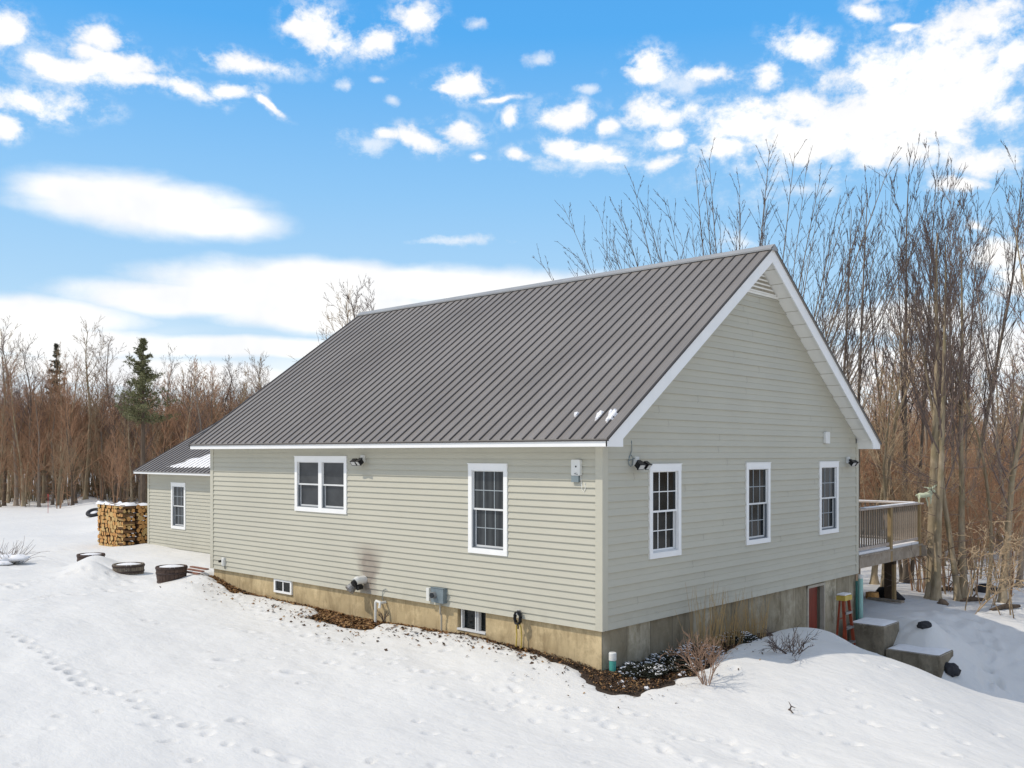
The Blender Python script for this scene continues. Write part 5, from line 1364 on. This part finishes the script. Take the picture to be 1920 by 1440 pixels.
big(212, 1640, 1112, 640, 9, .10, 'brown bare tree seen under the deck beside the teal drainpipe', M['bark_tan'], M['twig_tan'], d=27, stems=1, start=.3, ang=(.4, .9), lenf=(.2, .34), counts=(18, 6, 4), up=.05, jit=.06, twig=.006)
# arching pale saplings in front of the woods
for k, (px, d, hgt, ln_, lab) in enumerate(((1770, 24.5, 3.6, -.55, 'leaning pale sapling arching left above the deck rail'), (1850, 23.0, 3.4, .35, 'leaning pale sapling arching right near the right edge'), (1730, 26, 4.2, -.5, 'long pale sapling leaning left behind the moose figurine'), (1895, 22.0, 2.6, -.7, 'low pale bent sapling at the right edge'), (1815, 21.8, 2.8, .7, 'low pale bent sapling beside the two-stemmed tree'))):
    q = atd(px, 850, d); g = grow(260 + k, hgt, .022, 2, stems=3, stem_spread=.30, start=.3, ang=(.5, 1.1), lenf=(.2, .4), counts=(9, 5, 3), up=-.04, lean=ln_ * .6, jit=.09, twig=.009)
    ms = tree_proto('sapling', g, M['twig_tan'], M['twig_tan']); place_tree('sapling', ms, (q.x, q.y, gz(q.x, q.y)), YAW, 1, lab, 'sapling')
for k in range(14):
    px = fr_.uniform(1630, 1915); d = fr_.uniform(23.5, 31); q = atd(px, 850, d)
    if in_house(q.x, q.y) or q.x > 6: continue
    place_tree('sapling', sapm[(k * 3) % 5], (q.x, q.y, gz(q.x, q.y)), fr_.uniform(0, 6.28), fr_.uniform(.55, .85), 'bushy bare sapling at the edge of the woods beyond the deck', 'sapling', 'bare saplings at the wood edge')

# conifers
def conifer(seed, H, w, mat, name, p, label, drop=.0, gaps=.25, nb=150, lowest=.3):
    rr = random.Random(seed); t_ = MB(); f = MB(); e = empty(name, p, label, 'tree')
    t_.tube([(0, 0, -.3), (0, 0, H * .5), (.05, 0, H)], [.16, .10, .02], 8); t_.build('trunk', M['bark_dark'], e)
    br = MB()
    for k in range(nb):
        u = rr.random() ** .8; z = H * (lowest + (1 - lowest) * u); a = rr.uniform(0, 6.28)
        if rr.random() < gaps and .25 < (a / 6.28 + u * 2) % 1 < .5: continue
        ln = w * (1.0 - u) * rr.uniform(.45, 1.25) + .07; d_ = Vector((math.cos(a), math.sin(a), .32 - drop + .35 * u)); b = Vector((0, 0, z))
        br.tube([b, b + d_ * ln], [.022, .006], 4, cap=False)
        nn = int(12 + ln * 26)
        for j in range(nn):
            q = b + d_ * ln * rr.uniform(.15, 1.05) + Vector((rr.gauss(0, .12), rr.gauss(0, .12), rr.gauss(0, .07))) * (ln * .7 + .25)
            for _ in range(5):
                v = Vector((rr.gauss(0, 1), rr.gauss(0, 1), rr.gauss(.35, .8))).normalized(); s_ = v.orthogonal().normalized() * .022; l2 = rr.uniform(.08, .17)
                f.add([q - s_, q + s_, q + v * l2], [(0, 1, 2)])
    br.build('branches', M['bark_dark'], e); f.build('crown', mat, e); return e
q = atd(268, 850, 51); z = gz(q.x, q.y); hp = 2.566 + (850 - 636) / F * 51 - z
conifer(5, hp, 1.65, M['needle'], 'pine_tree', (q.x, q.y, z), 'green pine tree standing out of the bare forest on the left', .05, .4, 105, .50)
q = atd(106, 850, 64); z = gz(q.x, q.y); hp = 2.566 + (850 - 646) / F * 64 - z
conifer(6, hp, .85, M['needle_dark'], 'spruce_tree', (q.x, q.y, z), 'narrow dark spruce tree at the left of the forest', .18, .25, 80, .5)
q = atd(372, 850, 54); z = gz(q.x, q.y)
conifer(7, 3.2, .9, M['needle'], 'pine_tree', (q.x, q.y, z), 'small green young pine low in front of the forest by the wing roof', .1, .2, 90)
# fallen logs and stumps in the right-hand woods
for k, (px, py, ln_, a_, lab) in enumerate(((1822, 1129, .7, .2, 'short dark log lying on the snow right of the two-stemmed tree'), (1885, 1143, 1.1, .5, 'thin dark fallen branch on the snow at the right edge'), (1775, 1108, .5, .1, 'small dark log in the snow behind the mossy tree'))):
    p = onsnow(px, py); m = MB(); m.tube([(-ln_ / 2, 0, .02), (0, .03, .07), (ln_ / 2, 0, .04)], [.05, .065, .04], 7); m.tube([(0, 0, .06), (.2, .05, .22)], [.03, .012], 5)
    o = m.build('fallen_log', M['bark_dark']); o.location = p; o.rotation_euler.z = YAW + a_; tag(o, lab, 'log')
p = onsnow(1848, 1110); lump('rock', p, .28, M['rock'], 'dark boulder among the trunks of the right-hand woods', 'rock', 21, (1.2, 1, .8))
p = onsnow(1767, 1133); lump('stump', p, .13, M['bark_dark'], 'small dark stump at the foot of the mossy tree', 'stump', 23, (1, 1, .9))

# ------------------------------------------------------------------ camera
cam = bpy.data.cameras.new('camera'); co = bpy.data.objects.new('camera', cam); col.objects.link(co)
co.location = CAM; co.rotation_euler = (R(90), 0, YAW)
cam.sensor_width = 36; cam.lens = F / 1920 * 36; cam.shift_y = SY / 1920; cam.clip_end = 5000; cam.clip_start = .1
scene.camera = co

# ------------------------------------------------------------------ light
SUN = Vector((-.50, -.664, 1.0)).normalized()
sl = bpy.data.lights.new('sun', 'SUN'); sl.energy = 2.6; sl.angle = R(.5); sl.color = (1.0, .915, .79)
so_ = bpy.data.objects.new('sun', sl); col.objects.link(so_); so_.rotation_euler = SUN.to_track_quat('Z', 'Y').to_euler()
so_.location = (-10, -20, 30)
w = bpy.data.worlds.new('World'); scene.world = w; w.use_nodes = True
nt = w.node_tree; N = nt.nodes; LK = nt.links; bg = N['Background']
sky = N.new('ShaderNodeTexSky'); sky.sky_type = 'NISHITA'; sky.sun_disc = False
sky.sun_elevation = math.asin(SUN.z); sky.sun_rotation = math.atan2(SUN.x, SUN.y)
sky.altitude = 300; sky.air_density = 1.0; sky.dust_density = .4; sky.ozone_density = 2.0
SKYS = 0.13
def mth(op, a, b=None, c=None):
    m = N.new('ShaderNodeMath'); m.operation = op
    for i, x in enumerate((a, b, c)):
        if x is None: continue
        if isinstance(x, bpy.types.NodeSocket): LK.new(x, m.inputs[i])
        else: m.inputs[i].default_value = x
    return m.outputs[0]
tc = N.new('ShaderNodeTexCoord'); dirv = tc.outputs['Generated']
nrm_ = N.new('ShaderNodeVectorMath'); nrm_.operation = 'NORMALIZE'; LK.new(dirv, nrm_.inputs[0])
sx = N.new('ShaderNodeSeparateXYZ'); LK.new(nrm_.outputs[0], sx.inputs[0])
xr = mth('ADD', mth('MULTIPLY', sx.outputs[0], cY), mth('MULTIPLY', sx.outputs[1], sY))
yf = mth('ADD', mth('MULTIPLY', sx.outputs[0], -sY), mth('MULTIPLY', sx.outputs[1], cY))
az = mth('ARCTAN2', xr, yf); el = mth('ARCSINE', sx.outputs[2])
cv = N.new('ShaderNodeCombineXYZ'); LK.new(az, cv.inputs[0]); LK.new(el, cv.inputs[1])
def noise_(scale, detail, rough, vec, dist=0, vector=False, st=None):
    n = N.new('ShaderNodeTexNoise'); n.inputs['Scale'].default_value = scale; n.inputs['Detail'].default_value = detail
    n.inputs['Roughness'].default_value = rough; n.inputs['Distortion'].default_value = dist
    if st:
        mp_ = N.new('ShaderNodeMapping'); mp_.inputs['Scale'].default_value = st; LK.new(vec, mp_.inputs[0]); vec = mp_.outputs[0]
    LK.new(vec, n.inputs['Vector']); return n.outputs['Color'] if vector else n.outputs['Fac']
# ragged edges: warp the coordinates with noise before measuring the distance to each cloud
nv = noise_(9, 3, .6, cv.outputs[0], vector=True)
sb = N.new('ShaderNodeVectorMath'); sb.operation = 'SUBTRACT'; LK.new(nv, sb.inputs[0]); sb.inputs[1].default_value = (.5, .5, .5)
sc_ = N.new('ShaderNodeVectorMath'); sc_.operation = 'SCALE'; LK.new(sb.outputs[0], sc_.inputs[0]); sc_.inputs['Scale'].default_value = .030
wv = N.new('ShaderNodeVectorMath'); wv.operation = 'ADD'; LK.new(cv.outputs[0], wv.inputs[0]); LK.new(sc_.outputs[0], wv.inputs[1])
def azel(px, py):
    d = ray(px, py).normalized(); return math.atan2(d.x * cY + d.y * sY, -d.x * sY + d.y * cY), math.asin(d.z)
def cloud_field(lst, vec, grow_=1.0):
    out = None; sp_ = N.new('ShaderNodeSeparateXYZ'); LK.new(vec, sp_.inputs[0]); ci = 0
    for c in lst:
        if ci and ci % 5 == 0:      # keeps the node evaluation sequential (small shader stack)
            cb_ = N.new('ShaderNodeCombineXYZ'); LK.new(sp_.outputs[0], cb_.inputs[0]); LK.new(sp_.outputs[1], cb_.inputs[1])
            LK.new(mth('MULTIPLY', out, 1e-5), cb_.inputs[2]); vec = cb_.outputs[0]
        ci += 1
        px, py, rx, ry = c[:4]; rot = c[4] if len(c) > 4 else 0
        rx *= grow_; ry *= grow_; a, e_ = azel(px, py); a1, _ = azel(px + rx, py); _, e1 = azel(px, py - ry)
        if abs(rot) >= 8:
            mp_ = N.new('ShaderNodeMapping'); mp_.vector_type = 'TEXTURE'
            mp_.inputs['Location'].default_value = (a, e_, 0); mp_.inputs['Rotation'].default_value = (0, 0, -R(rot)); mp_.inputs['Scale'].default_value = (a1 - a, e1 - e_, 1)
            LK.new(vec, mp_.inputs[0])
        else:
            mp_ = N.new('ShaderNodeVectorMath'); mp_.operation = 'MULTIPLY_ADD'; ix, iy = 1 / (a1 - a), 1 / (e1 - e_)
            LK.new(vec, mp_.inputs[0]); mp_.inputs[1].default_value = (ix, iy, 0); mp_.inputs[2].default_value = (-a * ix, -e_ * iy, 0)
        ln_ = N.new('ShaderNodeVectorMath'); ln_.operation = 'LENGTH'; LK.new(mp_.outputs[0], ln_.inputs[0])
        out = ln_.outputs['Value'] if out is None else mth('MINIMUM', out, ln_.outputs['Value'])
    out = mth('SUBTRACT', 1.0, out)
    return out
puffs = [(1640,215,290,100,-8),(1790,150,190,130),(1560,275,220,45),(20,50,55,42),(185,68,46,30),(110,122,95,28),(225,125,85,26),(250,152,75,20),(340,172,75,20,10),(430,172,55,15,-15),(500,188,40,9,25),(60,190,120,36),(15,225,40,34),(165,95,30,20),
 (470,118,92,19,-3),(600,52,58,54),(560,55,34,22),(640,75,35,30),(722,75,62,34,-15),(785,30,50,38),
 (865,158,58,24,8),(845,160,50,14),(930,182,50,7,5),(790,258,55,24,8),(725,250,34,16),(868,242,54,24,8),(955,215,22,20),(968,285,38,21),(900,292,15,10),
 (1065,215,58,26,-5),(1135,230,36,20),(1110,285,92,20),(1050,275,42,20),(1150,295,44,15),(1215,108,44,32),(1210,135,58,24),(1325,142,54,18,5),
 (1215,205,62,42),(1255,255,44,20),(1270,218,50,20),(1235,300,44,17,-8),(1510,80,72,36,12),(1430,140,36,32,15),
 (1400,235,95,50),(1500,205,110,44),(1370,278,80,30),(1620,140,115,60),(1750,130,120,80),(1640,240,140,60),(1770,210,100,75),(1640,300,70,28),(1850,45,100,60),(1900,110,70,55),(1890,205,55,38),(1850,298,75,34),(1700,290,110,35),(1790,342,64,18),(1480,262,125,40),(1580,225,110,60),(1700,60,40,10),(1620,30,40,22,30),
 (1880,470,60,48),(1920,520,90,40),(1835,420,30,15)]
faint = [(895,50,26,14),(650,155,24,12),(708,150,20,9),(735,186,16,10),(1015,118,32,16),(1100,170,30,9),(1500,362,100,16,8),(1385,448,50,24,20),(865,453,90,10,3),(1640,5,70,12),(500,190,45,14,25),(930,182,60,12,5),(1130,300,150,22),(1300,150,90,30),(80,110,90,60),(700,265,60,26)]
soft = [(270,380,265,66,5),(420,412,150,42,7),(150,360,150,40,-2),
 (560,545,330,60,-3),(90,592,240,46,-3),(330,560,260,42,-7),(620,520,200,42,-5),(800,535,330,44,0),(1050,560,300,60,2),
 (470,652,420,26,-3),(150,640,300,40),(640,590,300,50,-6),(1900,660,260,60),(1700,600,200,40,-5),(1560,700,330,60),(300,700,500,40)]
pf = cloud_field(puffs, wv.outputs[0], 1.14)
n1 = noise_(13, 6, .66, wv.outputs[0], .25, st=(1, 1.35, 1))
n2 = noise_(60, 2, .6, cv.outputs[0])
pd = mth('ADD', mth('ADD', mth('MULTIPLY', pf, 1.55), mth('MULTIPLY', mth('SUBTRACT', n1, .5), 2.6)), mth('MULTIPLY', mth('SUBTRACT', n2, .5), .55))
def smooth(v, a, b):
    m = N.new('ShaderNodeMapRange'); m.interpolation_type = 'SMOOTHSTEP'; LK.new(v, m.inputs[0]); m.inputs[1].default_value = a; m.inputs[2].default_value = b; return m.outputs[0]
n4 = noise_(30, 6, .68, cv.outputs[0], .15, st=(1, 1.3, 1))
pm = smooth(mth('ADD', pd, mth('MULTIPLY', mth('SUBTRACT', n4, .5), 2.6)), -.05, 1.15)
veil = mth('MULTIPLY', mth('MULTIPLY', smooth(pd, -.75, .25), smooth(n4, .42, .68)), .42)
ff = mth('ADD', cloud_field(faint, wv.outputs[0], 1.25), mth('MULTIPLY', mth('SUBTRACT', n4, .5), 2.4))
pm = mth('MAXIMUM', mth('MAXIMUM', pm, veil), mth('MULTIPLY', smooth(ff, .05, 1.1), .62))
sc2 = N.new('ShaderNodeVectorMath'); sc2.operation = 'SCALE'; LK.new(sb.outputs[0], sc2.inputs[0]); sc2.inputs['Scale'].default_value = .016
wv2 = N.new('ShaderNodeVectorMath'); wv2.operation = 'ADD'; LK.new(cv.outputs[0], wv2.inputs[0]); LK.new(sc2.outputs[0], wv2.inputs[1])
sf = cloud_field(soft, wv2.outputs[0])
n3 = noise_(5, 4, .55, cv.outputs[0], .3, st=(1, 3.5, 1))
sd_ = mth('ADD', sf, mth('MULTIPLY', mth('SUBTRACT', n3, .5), .8))
smk = smooth(mth('ADD', sd_, mth('MULTIPLY', mth('SUBTRACT', n4, .5), .25)), -.10, .55)
# unseen cloud outside the view, added to neutralise the ambient light
wn_ = noise_(2.2, 4, .6, nrm_.outputs[0], .5, st=(1, 1, 2.5))
away = mth('MAXIMUM', smooth(mth('ABSOLUTE', az), .56, .75), smooth(el, .50, .62))
om = mth('MULTIPLY', mth('MULTIPLY', smooth(wn_, .36, .56), .95), away)
lowz = mth('MULTIPLY', smooth(mth('SUBTRACT', .16, mth('ADD', el, mth('MULTIPLY', mth('SUBTRACT', n3, .5), .10))), .0, .12), .72)
mask = mth('MAXIMUM', mth('MAXIMUM', mth('MAXIMUM', pm, lowz), mth('MULTIPLY', smk, .96)), om)
# sky colour: Nishita blended with a clear-day gradient by elevation
rp = N.new('ShaderNodeValToRGB'); e_ = rp.color_ramp.elements
stops = [(0.0, (.60, .80, .97)), (.12, (.53, .77, .97)), (.22, (.46, .72, .97)), (.38, (.295, .61, .97)), (.60, (.095, .44, .94)), (1.0, (.05, .30, .80))]
while len(e_) < len(stops): e_.new(.5)
for i_, (p_, c_) in enumerate(stops): e_[i_].position = p_; e_[i_].color = (*c_, 1)
LK.new(mth('MULTIPLY', el, 1.0 / .70), rp.inputs[0])
rs = N.new('ShaderNodeVectorMath'); rs.operation = 'SCALE'; LK.new(rp.outputs[0], rs.inputs[0]); rs.inputs['Scale'].default_value = 1.0 / SKYS
hm = N.new('ShaderNodeMix'); hm.data_type = 'RGBA'; hm.inputs[0].default_value = .9; LK.new(sky.outputs[0], hm.inputs[6]); LK.new(rs.outputs[0], hm.inputs[7])
cm = N.new('ShaderNodeMix'); cm.data_type = 'RGBA'; LK.new(mask, cm.inputs[0]); LK.new(hm.outputs[2], cm.inputs[6])
shade = noise_(14, 3, .55, cv.outputs[0])
cr = N.new('ShaderNodeMix'); cr.data_type = 'RGBA'; LK.new(smooth(shade, .3, .65), cr.inputs[0]); cr.inputs[6].default_value = (7.5, 7.55, 7.7, 1); cr.inputs[7].default_value = (8.6, 8.5, 8.3, 1)
dk_ = N.new('ShaderNodeVectorMath'); dk_.operation = 'SCALE'; LK.new(cr.outputs[2], dk_.inputs[0]); LK.new(mth('SUBTRACT', 1.0, mth('MULTIPLY', away, .28)), dk_.inputs['Scale'])  # unseen clouds dimmed to lower the light they add
LK.new(dk_.outputs[0], cm.inputs[7])
LK.new(cm.outputs[2], bg.inputs['Color']); bg.inputs['Strength'].default_value = SKYS
w.cycles.sampling_method = 'MANUAL'; w.cycles.sample_map_resolution = 512

# ------------------------------------------------------------------ look
vs_ = scene.view_settings; vs_.view_transform = 'Standard'; vs_.look = 'None'; vs_.gamma = 1; vs_.exposure = 0.0
try: vs_.use_curve_mapping = False
except Exception: pass
scene.render.engine = 'CYCLES'
scene.cycles.max_bounces = 6; scene.cycles.diffuse_bounces = 3; scene.cycles.glossy_bounces = 3; scene.cycles.transmission_bounces = 2
scene.cycles.use_denoising = True
